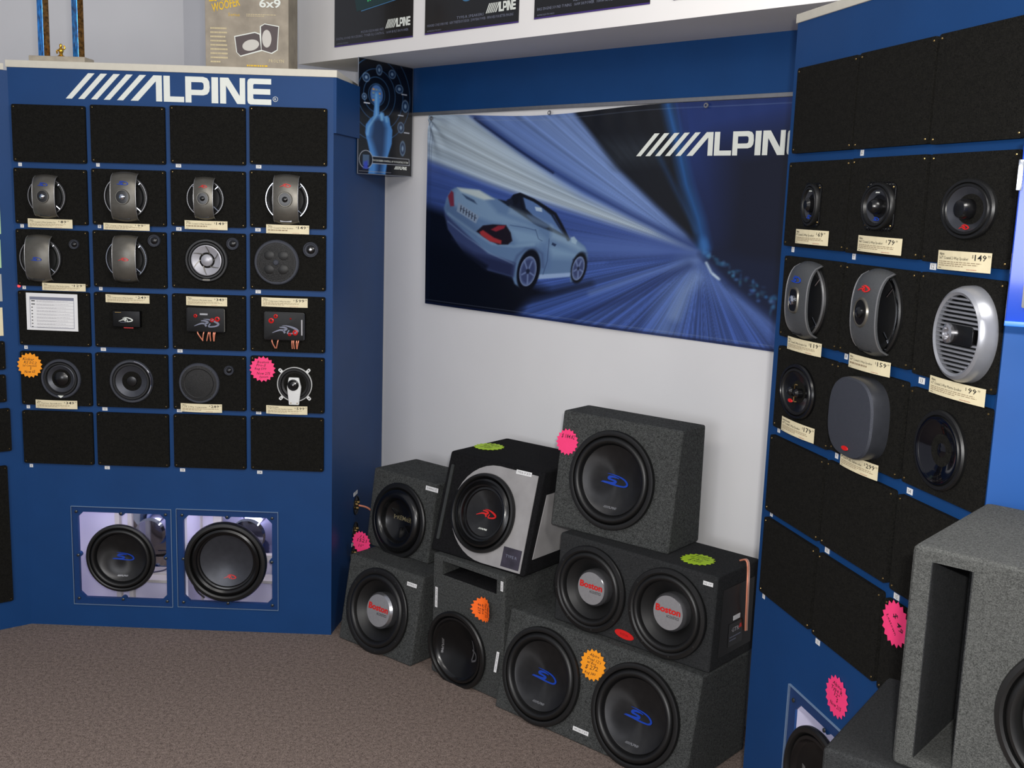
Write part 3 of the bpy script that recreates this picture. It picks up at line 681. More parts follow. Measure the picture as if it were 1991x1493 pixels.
def coax(F, px, py, rp, label, sx=1, ring=RUB, cone=CONEM, style='plain', z=TB, depth=.0, logo=None):
    x, y = hit(F, px, py, z); R = rp * mpp(F, x, y)
    t = thing('coaxial_speaker', label, 'speaker', F @ T3(x, y, z)); t['_R'] = R
    if style == 'square':
        w = .95 * R
        o = rrect(-w * sx, w * sx, -w, w, .18 * R * sx, 4)
        part('square_plate', gprism(o, 0, .004), RUBG, t, bev=.001, smooth=False)
        for i in range(9):
            for s in (-1, 1): part('plate_rib', gbox(-.7 * R * sx + i * .175 * R * sx - .002, -.7 * R * sx + i * .175 * R * sx + .002, s * .96 * R - .003, s * .96 * R + .003, .001, .006), RUBG, t)
        for a, b in ((-.8, -.8), (.8, -.8), (-.8, .8), (.8, .8)): link('screw', screwmesh, t, T3(a * R * sx, b * R, .004))
        z0 = .004
    else: z0 = 0
    part('rim', lathe([(R, z0), (R, z0 + .006), (.96 * R, z0 + .010), (.88 * R, z0 + .010), (.85 * R, z0 + .005)], 56, sx), ring, t)
    part('surround', lathe([(.86 * R, z0 + .005), (.82 * R, z0 + .011), (.75 * R, z0 + .011), (.70 * R, z0 + .005)], 56, sx), RUB, t)
    return t, R, z0
def tweeter(F, px, py, rp, label, spot=None):
    x, y = hit(F, px, py, TB); R = rp * mpp(F, x, y)
    t = thing('tweeter', label, 'tweeter', F @ T3(x, y, TB))
    part('housing', lathe([(R, 0), (R, .007), (.93 * R, .011), (.85 * R, .011), (.78 * R, .006), (.55 * R, .004)], 32), GRILL, t)
    part('dome', lathe([(.56 * R, .004), (.5 * R, .008), (.3 * R, .011), (0, .012)], 24), RUBG, t)
    if spot: part('bright_tip', lathe([(.24 * R, .010), (.18 * R, .013), (0, .0145)], 16), spot, t)
    return t
# left cabinet -------------------------------------------------------
L = 'L'
board(L, 0, 0, 'blank, under the first slashes of the lettering'); board(L, 0, 1, 'blank, under the last slashes of the lettering'); board(L, 0, 2, 'blank, under the letters L and P'); board(L, 0, 3, 'blank, under the letters N and E')
board(L, 1, 0, 'with a blue-logo bridge speaker'); board(L, 1, 1, 'with a larger blue-logo bridge speaker'); board(L, 1, 2, 'with a red-logo bridge speaker'); board(L, 1, 3, 'with a red-logo bridge speaker and silver badge')
band_speaker(LF, 92.5, 382, 37.5, .57, 'small gunmetal bridge speaker with blue logo and round eye, second row far left', 'blue')
band_speaker(LF, 246, 383, 43, .57, 'gunmetal bridge speaker with blue logo and round eye, second row, second from left', 'blue')
band_speaker(LF, 400.5, 386, 37, .50, 'small gunmetal bridge speaker with red logo at top, second row, third from left', 'red')
band_speaker(LF, 559, 388, 43, .56, 'gunmetal bridge speaker with red logo and silver badge below, second row far right', 'red', plate=ALU, rimm=CHROME)
board(L, 2, 0, 'with a solid domed speaker and faint tweeter'); board(L, 2, 1, 'with a solid red-logo speaker and tweeter'); board(L, 2, 2, 'with a silver-coned woofer'); board(L, 2, 3, 'with a dark grilled woofer and bright-tipped tweeter')
band_speaker(LF, 80, 502, 41, .57, 'gunmetal bridge speaker without eye, blue logo in its middle, third row far left', 'blue', hole=None)
band_speaker(LF, 247.5, 503, 41, .55, 'gunmetal bridge speaker without eye, red logo in its middle, third row, second from left', 'red', hole=None, bx=0, rimm=CHROME)
tweeter(LF, 145, 475, 9.5, 'small black tweeter right of the blue-logo domed speaker, third row far left')
tweeter(LF, 300.5, 468, 12, 'small black tweeter right of the red-logo domed speaker, third row')
t, R, z0 = coax(LF, 402.5, 506, 42, 'black woofer with shiny silver swirled cone, third row, third from left', ring=RUB)
part('silver_cone', lathe([(.70 * R, .010), (.66 * R, .011), (.45 * R, .003), (.27 * R, -.003)], 56), SATS, t)
part('silver_dome', lathe([(.29 * R, -.002), (.26 * R, .006), (.15 * R, .012), (0, .014)], 40), SATS, t)
for k in range(6):
    a = k * PI / 3; P = [(.3 * R * math.cos(a), .3 * R * math.sin(a)), (.48 * R * math.cos(a + .35), .48 * R * math.sin(a + .35)), (.66 * R * math.cos(a + .55), .66 * R * math.sin(a + .55))]
    g = ribbon(P, [.004, .003, .002], 0, .0006); part('swirl_rib', ([(x, y, .0035 + .0105 * max(0, (math.hypot(x, y) / R - .27) / .42)) for x, y, _ in g[0]], g[1]), GUN, t)
part('badge', gbox(-.17 * R, .17 * R, -.93 * R, -.85 * R, .009, .013), GUN, t)
tweeter(LF, 453, 474, 12, 'small black tweeter above right of the silver-coned woofer')
t, R, z0 = coax(LF, 538.5, 510, 43.5, 'dark woofer under a fine round mesh with petal shapes, third row far right', ring=GRILL)
part('mesh_cover', lathe([(.88 * R, .010), (.6 * R, .014), (.2 * R, .017), (0, .018)], 56), mat('fine_black_mesh', (32, 32, 32), .35, .3, noise=.2, nscale=400, bump=.4, bscale=900), t)
for k in range(4):
    a = PI / 4 + k * PI / 2; part('petal', gxf(lathe([(.22 * R, 0), (.18 * R, .002), (0, .003)], 24, 1.1), T3(.42 * R * math.cos(a), .42 * R * math.sin(a), .0145)), CONEM, t)
part('centre_dome', lathe([(.14 * R, .016), (.1 * R, .021), (0, .023)], 24), GRILL, t)
part('badge', gbox(-.17 * R, .17 * R, -.93 * R, -.86 * R, .009, .012), GRILL, t)
tweeter(LF, 604.5, 485.5, 15, 'black tweeter with a bright silver tip, third row far right', SILV)
board(L, 3, 0, 'behind the white printed chart'); board(L, 3, 1, 'with a small black logo box'); board(L, 3, 2, 'with a crossover box on four copper wires'); board(L, 3, 3, 'with a wide crossover box and thin wires')
# printed chart
x0, x1, y0, y1 = quad_local(LF, [(49.7, 570.5), (150, 571), (151, 643.6), (52, 642)], TB + .006)
t = thing('printed_chart', 'white printed table sheet in the fourth row at far left', 'sign', LF @ T3((x0 + x1) / 2, (y0 + y1) / 2, TB + .002) @ RZ(-.004))
w2, h2 = (x1 - x0) / 2, (y1 - y0) / 2
part('sheet', gbox(-w2, w2, -h2, h2, 0, .001), PAPW, t, smooth=False)
fx, fy = .86 * w2, .80 * h2
GREY = mat('grey_blue_print', (118, 122, 140), .6); LGR = mat('pale_grey_print', (178, 176, 180), .6)
gf = gholes([(-fx, -fy - .06 * h2), (fx, -fy - .06 * h2), (fx, fy), (-fx, fy)], [[(-fx + .0015, -fy - .06 * h2 + .0015), (fx - .0015, -fy - .06 * h2 + .0015), (fx - .0015, fy - .0015), (-fx + .0015, fy - .0015)]], .001, .0014)
part('chart_frame', gf, GREY, t, smooth=False)
part('chart_header', gbox(-fx, fx, fy - .16 * h2, fy, .001, .0015), GREY, t, smooth=False)
gs = []; ik = []
for k in range(9):
    yy = fy - (.22 + k * .175) * h2; gs.append(gbox(-.6 * w2, fx * .98, yy - .06 * h2, yy - .045 * h2, .001, .0014)); gs.append(gxf(lines(2, 1.3 * w2, .09 * h2), T3(-.6 * w2, yy + .03 * h2, .0014)))
    ik.append(gbox(-.80 * w2, -.80 * w2 + (.14 if k in (0, 1) else .05) * w2, yy - .03 * h2, yy + .02 * h2, .001, .0014))
part('chart_rows', gjoin(*gs), LGR, t, smooth=False); part('chart_icons', gjoin(*ik), INK, t, smooth=False)
# small logo box
x0, x1, y0, y1 = quad_local(LF, [(219.5, 604), (273, 604), (273, 636), (219.5, 636)], .03)
t = thing('crossover_box', 'small glossy black crossover with white logo in the fourth row, second from left', 'crossover', LF @ T3((x0 + x1) / 2, (y0 + y1) / 2, TB))
w2, h2 = (x1 - x0) / 2, (y1 - y0) / 2
part('case', gbox(-w2, w2, -h2, h2, 0, .022), LID, t, bev=.004)
part('logo', gxf(rlogo(1.0 * w2), T3(-.05 * w2, -.05 * h2, .022)), LOGOW, t, smooth=False, label='white swoosh logo'); part('caption', gxf(lines(1, .8 * w2, .12 * h2), T3(-.45 * w2, -.35 * h2, .0225)), GREY, t, smooth=False)
part('top_terminal', gbox(-.8 * w2, -.35 * w2, .75 * h2, .82 * h2, .022, .024), BRASS, t, smooth=False)
part('bottom_terminal', gbox(-.3 * w2, .4 * w2, -1.18 * h2, -1.04 * h2, .002, .008), RED, t, smooth=False)
# two larger crossovers
def crossover(c, q, lab, wires, reds, wide):
    x0, x1, y0, y1 = quad_local(LF, q, .035); M = LF @ T3((x0 + x1) / 2, (y0 + y1) / 2, TB)
    t = thing('crossover_box', lab, 'crossover', M); w2, h2 = (x1 - x0) / 2, (y1 - y0) / 2
    part('base', gprism(rrect(-w2, w2, -h2, h2, .008), 0, .018), RUB, t, bev=.002)
    part('clear_lid', gprism(rrect(-.96 * w2, .96 * w2, -.96 * h2, .96 * h2, .007), .018, .022), LID, t, bev=.001)
    part('logo', gxf(rlogo(1.25 * w2), T3(.05 * w2, -.22 * h2, .0222)), GREY, t, smooth=False, label='grey swoosh logo')
    part('badge', gbox(-.28 * w2, .12 * w2, .42 * h2, .56 * h2, .022, .0232) if not wide else gbox(.84 * w2, .90 * w2, -.6 * h2, .5 * h2, .022, .0232), ALU if not wide else LGR, t, smooth=False)
    part('side_trim', gbox(.93 * w2, .99 * w2, -.9 * h2, .9 * h2, .010, .0205), GUN if not wide else GRILL, t, smooth=False)
    for (a, b, r) in reds: part('red_coil', gxf(lathe([(r * w2, .0215), (r * w2, .026), (r * .6 * w2, .028), (r * .4 * w2, .0235)], 20), T3(a * w2, b * h2)), RED, t)
    for (a0, a1) in wires:
        P = [(a0 * w2, -.9 * h2, .012), (a0 * w2 + .2 * (a1 - a0) * w2, -1.15 * h2, .020), (a1 * w2, -1.75 * h2 if not wide else -1.6 * h2, .008)]
        part('copper_wire', tube(P, .0022, 6), COPPER, t)
crossover(2, [(361.5, 599), (437, 599), (437, 646), (361.5, 646)], 'black crossover box with red coil and thick copper wires, fourth row, third from left',
          [(-.45, -.2), (-.1, -.22), (.15, .0), (.22, .2), (.40, .36), (.48, .38)], [(.62, .12, .13), (.35, .02, .10), (-.5, .34, .09)], False)
crossover(3, [(512.5, 607), (592, 607), (592, 662), (512.5, 662)], 'wider black crossover box with red coils at both ends, fourth row far right',
          [(-.62, -.48), (-.3, -.42), (.38, .36), (.46, .46), (.60, .58), (.70, .6)], [(-.4, .7, .10), (-.62, .38, .13), (.32, .55, .04), (.55, -.42, .13), (.28, -.55, .08)], True)
board(L, 4, 0, 'with a grey-coned woofer and an orange sticker'); board(L, 4, 1, 'with a woofer behind a clear ring'); board(L, 4, 2, 'with a mesh-covered woofer and small tweeter'); board(L, 4, 3, 'with a white-framed speaker and pink sticker')
t, R, z0 = coax(LF, 119.5, 736, 38.5, 'black woofer with grey cone beside the orange sticker, fifth row far left', ring=GRILL)
part('cone', lathe([(.70 * R, .006), (.66 * R, .007), (.38 * R, -.004)], 48), CONEG, t); part('dust_dome', lathe([(.40 * R, -.004), (.36 * R, .004), (.2 * R, .010), (0, .012)], 32), RUBG, t)
part('white_emblem', gprism([(-.15 * R, -.84 * R), (.15 * R, -.84 * R), (0, -.97 * R)][::-1], .010, .0125), LOGOW, t, smooth=False)
t, R, z0 = coax(LF, 256.5, 741, 42.5, 'woofer with grey cone and clear half ring around it, fifth row, second from left', ring=CONEG)
part('cone', lathe([(.74 * R, .008), (.5 * R, .001), (.25 * R, -.004)], 48), CONEG, t); part('dust_dome', lathe([(.27 * R, -.004), (.22 * R, .003), (0, .006)], 32), RUBG, t)
pr = [(.93 * R * math.cos(a), .93 * R * math.sin(a), .011) for a in [(-.6 + k * .2) for k in range(11)]]
part('clear_ring', tube(pr, .0028, 8, 2), CHROME, t)
t, R, z0 = coax(LF, 388, 744.7, 39.5, 'mesh-covered dark woofer, fifth row, third from left', ring=GRILL)
part('mesh_cover', lathe([(.88 * R, .010), (.74 * R, .012), (.70 * R, .010), (.5 * R, .012), (.2 * R, .014), (0, .014)], 56), MATS['fine_black_mesh'], t); frame_screws(t, .88 * R, .0105, 4, .8, .003)
tweeter(LF, 445.8, 720, 9.5, 'small black tweeter beside the mesh-covered woofer in the fifth row')
# white framed speaker
x, y = hit(LF, 573.5, 747, TB); R = 34 * mpp(LF, x, y)
t = thing('component_speaker', 'speaker with thin white round frame, four ears and white tweeter bridge, fifth row far right', 'speaker', LF @ T3(x, y, TB))
WPL = mat('white_plastic', (215, 216, 214), .35, noise=.02)
part('frame', lathe([(R, 0), (R, .008), (.975 * R, .010), (.95 * R, .008), (.95 * R, 0)], 56), WPL, t)
for k in range(4):
    a = PI / 4 + k * PI / 2 + .02; c = Vector((1.1 * R * math.cos(a), 1.1 * R * math.sin(a)))
    e = part('ear', gxf(gholes(rrect(-.13 * R, .15 * R, -.085 * R, .085 * R, .06 * R, 3), [circ(.04 * R, 0, .04 * R, 12)], 0, .006), T3(c.x, c.y) @ RZ(a)), WPL, t, smooth=False)
part('surround', lathe([(.95 * R, .003), (.9 * R, .009), (.80 * R, .009), (.76 * R, .003)], 48), RUBG, t)
part('cone', lathe([(.76 * R, .003), (.5 * R, -.004), (0, -.006)], 48), CONEM, t)
br = part('tweeter_bridge', gprism([(-.30 * R, -1.16 * R), (.28 * R, -1.16 * R), (.30 * R, -.90 * R), (.38 * R, -.35 * R), (.40 * R, -.12 * R), (.27 * R, .42 * R), (-.30 * R, .42 * R), (-.40 * R, -.12 * R), (-.38 * R, -.35 * R), (-.32 * R, -.9 * R)], .008, .018), WPL, t, bev=.003)
part('tweeter_dome', gxf(lathe([(.32 * R, .0), (.32 * R, .004), (.26 * R, .006), (.2 * R, .002), (.1 * R, .004), (0, .006)], 32), T3(-.04 * R, 0, .018)), RUBG, br)
part('tweeter_tip', gxf(lathe([(.06 * R, .004), (.04 * R, .008), (0, .009)], 16), T3(-.04 * R, 0, .018)), SILV, br)
for s in (-1, 1): link('screw', screwmesh, t, T3(s * .18 * R, -1.05 * R, .018))
for c, s in enumerate(('first', 'second', 'third', 'last')): board(L, 5, c, ('blank, above the left floor window', 'blank, with a faint round mark', 'blank, above the right floor window', 'blank, nearest the side panel')[c])
A_ = 'Alpine'
tag(LF, (52.6, 424.5), (140, 444.5), '5 1/4" Coaxial 2-Way Speaker Set', '8999', 'cream price card reading 89.99 under the second-row far left speaker')
tag(LF, (200, 433), (290, 449), '6 1/2" Coaxial 2-Way Speaker Set', '9999', 'cream price card reading 99.99 under the second speaker of the second row', rows=2)
tag(LF, (358, 428), (441.6, 447.7), '5 1/4" Coaxial 2-Way Speaker', '14999', 'cream price card reading 149.99 under the third speaker of the second row', rows=1)
tag(LF, (516.9, 436), (600.5, 456), '6 1/2" Coaxial 2-Way Speaker', '14999', 'cream price card reading 149.99 under the far right speaker of the second row', rows=1)
tag(LF, (80.7, 549.6), (165.5, 567), '6 1/2" Component 2-Way Speaker System', '12999', 'cream price card reading 129.99 just above the white printed chart')
tag(LF, (204, 572), (289.7, 590.5), '6 1/2" Component 2-Way Speaker', '24999', 'cream price card reading 249.99 above the small black logo box')
tag(LF, (361, 576), (441, 596), '6 1/2" Component 2-Way Speaker System', '34999', 'cream price card reading 349.99 above the crossover with thick copper wires')
tag(LF, (507.6, 578), (597.5, 598.7), '6 1/2" Component 2-Way Speaker', '59999', 'cream price card reading 599.99 above the wide crossover box')
tag(LF, (68, 777), (149.4, 796), 'RS Series Speakers', '34999', 'cream price card reading 349.99 under the grey-coned woofer by the orange sticker')
tag(LF, (350.5, 784), (431, 803), '5 1/4" 2-Way Components', '28999', 'cream price card reading 289.99 under the mesh-covered woofer', rows=2)
tag(LF, (517, 788), (597, 807), '5 1/4" Component Speaker System', '59999', 'cream price card reading 599.99 under the white-framed speaker', head='Boston Acoustics')
x, y = hit(LF, 36.5, 556, .004)
solo('indicator_light', lathe([(.005, 0), (.005, .004), (.003, .007), (0, .008)], 16), mat('red_led', (255, 40, 40), .3, emit=4), LF @ T3(x, y, .0003), 'tiny glowing red light at the left edge of the lettered cabinet', 'light')
def stick(F, px, py, rp, z, **k):
    x, y = hit(F, px, py, z); return F @ T3(x, y, z), rp * mpp(F, x, y)
M, R = stick(LF, 58, 710, 25, TB + .004)
star('price_sticker', 'orange starburst sticker handwritten Kicker at the left edge of the fifth board row', M, R, ORNG, '', [('Kicker', -.08, .38, .22, .9), ('KS 5C.2', .05, .12, .2, 1.0), ('5x7 Component', 0, -.1, .16, 1.1), ('$', .08, -.32, .18, .12), ('Now 65', 0, -.6, .22, .85)])
M, R = stick(LF, 510.5, 717.5, 25.5, TB + .004)
star('price_sticker', 'pink starburst sticker handwritten Boston beside the white-framed speaker', M, R, PINK, '', [('Boston', .05, .45, .2, .9), ('Pro-5', -.1, .2, .2, .75), ('Reg 599', -.15, -.06, .18, .9), ('Now 275', .08, -.42, .2, 1.05), ('System', .1, -.66, .16, .7)])

# right cabinet --------------------------------------------------------
Rr_ = 'R'
for r, c, s in ((0, 0, 'blank, nearest the banner'), (0, 1, 'blank, in the upper middle'), (0, 2, 'blank, at the upper picture corner'), (1, 0, 'with a small oval speaker'), (1, 1, 'with a small square-plated speaker'), (1, 2, 'with a round black woofer with red logo'),
                (2, 0, 'with a blue-logo bridge speaker'), (2, 1, 'with a large red-logo bridge speaker'), (2, 2, 'with a silver slatted marine speaker'), (3, 0, 'with an oval black speaker'), (3, 1, 'with a rounded grey grille cover'), (3, 2, 'with a glossy round cone with bright glint'),
                (4, 0, 'blank, beside the wall'), (4, 1, 'blank, under the grey grille cover'), (4, 2, 'blank, partly hidden by the grey box'), (5, 0, 'blank, above the copper wire box'), (5, 1, 'blank, above the small pink sticker'), (5, 2, 'blank, behind the pink 49 sticker')): board('R', r, c, s)
t, R, z0 = coax(RF, 1581.6, 398.5, 41, 'small upright oval speaker on the right cabinet, second row, left column', sx=.78, style='square', cone=CONEG)
part('cone', lathe([(.72 * R, .009), (.5 * R, .004), (.3 * R, .002)], 40, .78), CONEG, t); part('tweeter_pod', lathe([(.36 * R, .002), (.34 * R, .016), (.2 * R, .022), (0, .022)], 24, .8), RUBG, t)
part('logo', gxf(slogo(.5 * R), T3(0, -.55 * R, .009)), BLU, t, smooth=False); part('wordmark', gxf(gscale(alpine(.05 * R, 0, .0005), .8, 1), T3(-.16 * R, .62 * R, .010)), LOGOW, t, smooth=False)
t, R, z0 = coax(RF, 1712.5, 401.3, 46, 'small round speaker on a ribbed square plate, second row, middle column', sx=1.2, style='square')
part('cone', lathe([(.72 * R, .009), (.5 * R, .004), (.3 * R, .002)], 40, 1.2), CONEG, t); part('tweeter_pod', lathe([(.34 * R, .002), (.32 * R, .018), (.2 * R, .026), (0, .026)], 24), RUBG, t)
part('logo', gxf(slogo(.45 * R), T3(0, -.52 * R, .009)), BLU, t, smooth=False); part('wordmark', gxf(gscale(alpine(.05 * R, 0, .0005), .8, 1), T3(-.16 * R, .55 * R, .010)), LOGOW, t, smooth=False)
t, R, z0 = coax(RF, 1885.8, 406.6, 59, 'round black woofer with small red logo low on its cone, second row, right column', sx=1.4, ring=RUB)
part('cone', lathe([(.76 * R, .010), (.5 * R, .0), (.3 * R, -.006)], 48, 1.4), CONEG, t); part('tweeter_pod', lathe([(.34 * R, -.006), (.33 * R, .018), (.28 * R, .024), (0, .026)], 32), RUBG, t)
part('logo', gxf(rlogo(.5 * R), T3(0, -.58 * R, .009)), RED, t, smooth=False, label='red swoosh logo'); frame_screws(t, 1.06 * R, .001, 4, .75, .004)
band_speaker(RF, 1575, 584, 74, .60, 'tall gunmetal bridge speaker with blue logo and oval eye on the right cabinet, left column', 'blue', hole='oval', sx=.94, bx=-.02, depth=.034, by=1.02, logoy=.55, gm=SLATE)
band_speaker(RF, 1712, 608, 85, .58, 'tall gunmetal bridge speaker with red logo and round eye on the right cabinet, middle column', 'red', hole='round', sx=.90, bx=-.04, rimm=CHROME, depth=.036, by=1.0, logoy=.55, gm=SLATE)
# silver marine speaker
x, y = hit(RF, 1869, 650, TB + .02); R = 95 * mpp(RF, x, y)
t = thing('marine_speaker', 'large silver round speaker with horizontal slats on the right cabinet, right column', 'speaker', RF @ T3(x, y, TB))
MSIL = mat('silver_plastic', (150, 152, 158), .32, .5, noise=.04)
sxm = .86
part('outer_rim', lathe([(R, 0), (.985 * R, .018), (.93 * R, .030), (.86 * R, .034), (.80 * R, .031), (.80 * R, .022)], 64, sxm), MSIL, t)
part('dark_back', lathe([(.82 * R, .016), (0, .014)], 48, sxm), RUBG, t)
for k in range(17):
    yy = -.72 + k * .09
    if abs(yy) < .15: seg = [(-1, -.26)]
    else: seg = [(-1, 1)]
    xm = math.sqrt(.80 ** 2 - yy * yy)
    for a, b in seg:
        xa = -xm if a == -1 else a; xb = xm if b == 1 else b
        if yy in (): continue
        part('slat', gbox(xa * R * sxm, xb * R * sxm, (yy - .022) * R, (yy + .022) * R, .018, .031), MSIL, t, bev=.001)
part('centre_plate', gprism(rrect(-.30 * R, .66 * R * sxm, -.20 * R, .20 * R, .1 * R), .028, .0335), RUBG, t, bev=.001)
part('tweeter_ring', gxf(lathe([(.20 * R, 0), (.20 * R, .008), (.14 * R, .010), (.12 * R, .004), (.06 * R, .004), (0, .008)], 32, .8), T3(-.18 * R, 0, .032)), SILV, t)
# oval black speaker
t, R, z0 = coax(RF, 1552.4, 761.4, 54, 'upright oval black speaker with two small tweeters and red dot, fourth row, left column', sx=1.28, ring=RUBG)
part('cone', lathe([(.74 * R, .008), (.5 * R, .001), (0, -.004)], 40, 1.28), RUBG, t)
for s, q in ((-.25, RUBG), (.22, RUBG)): part('tweeter_pod', gxf(lathe([(.17 * R, 0), (.16 * R, .014), (.08 * R, .020), (0, .021)], 24), T3(s * R, -.02 * R, .0)), q, t)
part('logo', gxf(lathe([(.17 * R, 0), (.15 * R, .002), (0, .002)], 24, 1, .42), T3(-.22 * R, -.36 * R, .012)), RED, t, label='red oval badge')
for s in (-1, 1): part('tweeter_lead', tube([(.18 * R, s * .15 * R, .018), (.26 * R, s * .3 * R, .02), (.34 * R, s * .3 * R, .016)], .0016, 6), BRASS, t)
# grey grille cover
x, y = hit(RF, 1668, 812, TB + .02); R = 79 * mpp(RF, x, y)
t = thing('speaker_grille', 'thick rounded slate-grey grille cover with red badge at its foot, right cabinet, middle column', 'speaker', RF @ T3(x, y, TB))
part('body', lathe([(R, 0), (R, .030), (.985 * R, .038)], 64, 1.02, 1, 2.7), CONEG, t)
part('mesh_face', lathe([(.985 * R, .038), (.95 * R, .043), (.5 * R, .046), (0, .046)], 64, 1.02, 1, 2.7), GRILL, t)
part('badge', gxf(lathe([(.15 * R, 0), (.14 * R, .002), (0, .002)], 24, 1, .38), T3(.0 * R, -.76 * R, .0455)), RED, t, label='red oval badge')
# glossy cone
t, R, z0 = coax(RF, 1830, 875.6, 79, 'round black speaker with glossy mirror-like cone, fourth row, right column', ring=RUB)
GLC = mat('glossy_violet_black_cone', (26, 26, 34), .10, .8, coat=.6)
part('cone', lathe([(.84 * R, .0125), (.80 * R, .0125), (.55 * R, .004), (.3 * R, -.003), (.24 * R, -.004)], 56), GLC, t)
part('dome', lathe([(.25 * R, -.004), (.2 * R, -.001), (.1 * R, .003), (0, .004)], 40), GLC, t)
tag(RF, None, None, '4" Coaxial 2-Way Speaker', '6999', 'cream price card reading 69.99 under the small oval speaker', pts=[(1544.5, 445), (1606.4, 449), (1605.6, 478.7), (1542, 472)])
tag(RF, None, None, '4x6" Coaxial 2-Way Speaker', '7999', 'cream price card reading 79.99 under the square-plated speaker', pts=[(1665.6, 457), (1749.5, 464), (1747, 497.5), (1662, 487)])
tag(RF, None, None, '5x7" Coaxial 2-Way Speaker', '14999', 'cream price card reading 149.99 under the woofer with the low red logo', pts=[(1819.8, 485), (1922.6, 493), (1921, 531.5), (1818, 523)])
tag(RF, None, None, '6x9" Coaxial 2-Way Speaker Set', '11999', 'cream price card reading 119.99 under the blue-logo bridge speaker of the right cabinet', pts=[(1528, 653), (1593, 668), (1592, 695.5), (1527, 677)])
tag(RF, None, None, '6x9" Coaxial 3-Way Speaker', '15999', 'cream price card reading 159.99 under the tall red-logo bridge speaker', rows=1, pts=[(1647, 685), (1726.4, 706), (1725.6, 734), (1646, 713)])
tag(RF, None, None, '6.5" Coaxial 2-Way Marine Speaker', '9999', 'cream price card reading 99.99 under the silver slatted speaker', pts=[(1802.5, 728), (1909, 757), (1911, 793), (1803, 762)])
tag(RF, None, None, '6x9" Coaxial 2-Way Speaker', '17999', 'cream price card reading 179.99 under the oval black speaker', head='Boston Acoustics', pts=[(1517, 808.5), (1580, 834), (1577, 862.8), (1515, 835)])
tag(RF, None, None, '8" Low Profile Subwoofer', '29999', 'cream price card reading 299.99 under the rounded grey grille cover', head='Boston Acoustics', pts=[(1630, 874), (1702.5, 905), (1701.5, 936), (1630, 903)])
M, R = stick(RF, 1741, 1213, 46, TB + .006)
star('price_sticker', 'large pink starburst sticker handwritten 49 on the right cabinet, touching the grey box', M, R, PINK, '', [('$ 49', .08, .1, .3, .95), ('Leatown', -.1, -.32, .16, 1.0)], rot=-.75)
M, R = stick(RF, 1627, 1355, 42, .002)
star('price_sticker', 'pink starburst sticker stuck on blue paint above the right cabinet floor window', M, R, PINK, '', [('Alpine', 0, .5, .18, .8), ('Type R', 0, .25, .2, .95), ('12"', .05, 0, .2, .5), ('$', .1, -.22, .2, .15), ('Now 215', 0, -.52, .2, 1.0)])
# ------------------------------------------------------------------ subwoofer boxes on the floor
def wedge_geo(W, H, Db, Dt):
    # local: origin front bottom left, x right, y up, z toward viewer
    s = Db - Dt
    return [(0, 0, 0), (W, 0, 0), (W, 0, -Db), (0, 0, -Db), (0, H, -s), (W, H, -s), (W, H, -Db), (0, H, -Db)], [(0, 1, 5, 4), (1, 2, 6, 5), (2, 3, 7, 6), (3, 0, 4, 7), (4, 5, 6, 7), (0, 3, 2, 1)]
BQ = {'A': (-.659, 4.073, -.682, .401, .335, .371, .309, 0), 'B': (-.578, 4.254, -.712, .36, .313, .279, .236, .3352), 'C': (-.268, 3.797, -.730, .358, .459, .394, .394, 0),
      'D': (-.282, 3.835, -.679, .441, .358, .429, .329, .4592), 'E': (-.0235, 3.523, -.722, .776, .343, .357, .289, 0), 'F': (.168, 3.488, -.721, .609, .302, .274, .255, .3432), 'G': (.148, 3.585, -.671, .466, .395, .20, .148, .6454)}
def sbox(k, label, m, holes, bev=.009, cuts=()):
    x, y, az, W, H, Db, Dt, z = BQ[k]
    F = azf(x, y, z + .0005, az); t = thing('subwoofer_box', label, 'speaker box', F, 'carpeted subwoofer boxes stacked by the wall')
    lean = math.atan2(Db - Dt, H); FM = Matrix.Rotation(-lean, 4, 'X')      # front face frame inside the box frame
    cut = []; pl = []
    for (px, py, R) in holes:
        a, b = hit(F @ FM, px, py, 0); pl.append((a, b, R))
        cut.append(gxf(lathe([(0, -.13), (.87 * R, -.13), (.87 * R, .05), (0, .05)], 40), FM @ T3(a, b, 0)))
    cut += [gxf(c, FM) for c in cuts]
    me = mesh('carcass', [(wedge_geo(W, H, Db, Dt), m)], False, bev)
    if cut: me = boolcut(me, cut)
    link('carcass', me, t)
    return t, F, FM, pl
def driver(F, FM, p, style, label, **k):
    t = thing('subwoofer', label, 'subwoofer', F @ FM @ T3(p[0], p[1], .0008)); sub(t, p[2], style, **k); return t
def strip(F, px, py, wpx, hpx, rot, txt, label, off=.001, two=False):
    x, y = hit(F, px, py, off); k = mpp(F, x, y); w, h = wpx * k / 2, hpx * k / 2
    t = thing('label_strip', label, 'label', F @ T3(x, y, off) @ RZ(rot), 'narrow white name strips on the boxes')
    part('paper', gbox(-w, w, -h, h, 0, .0006), PAPW, t, smooth=False)
    part('printed_text', gxf(text(txt, h * .95, .0008, 1.7 * w, 'C', 1), T3(0, -h * .45)), INK, t, smooth=False)

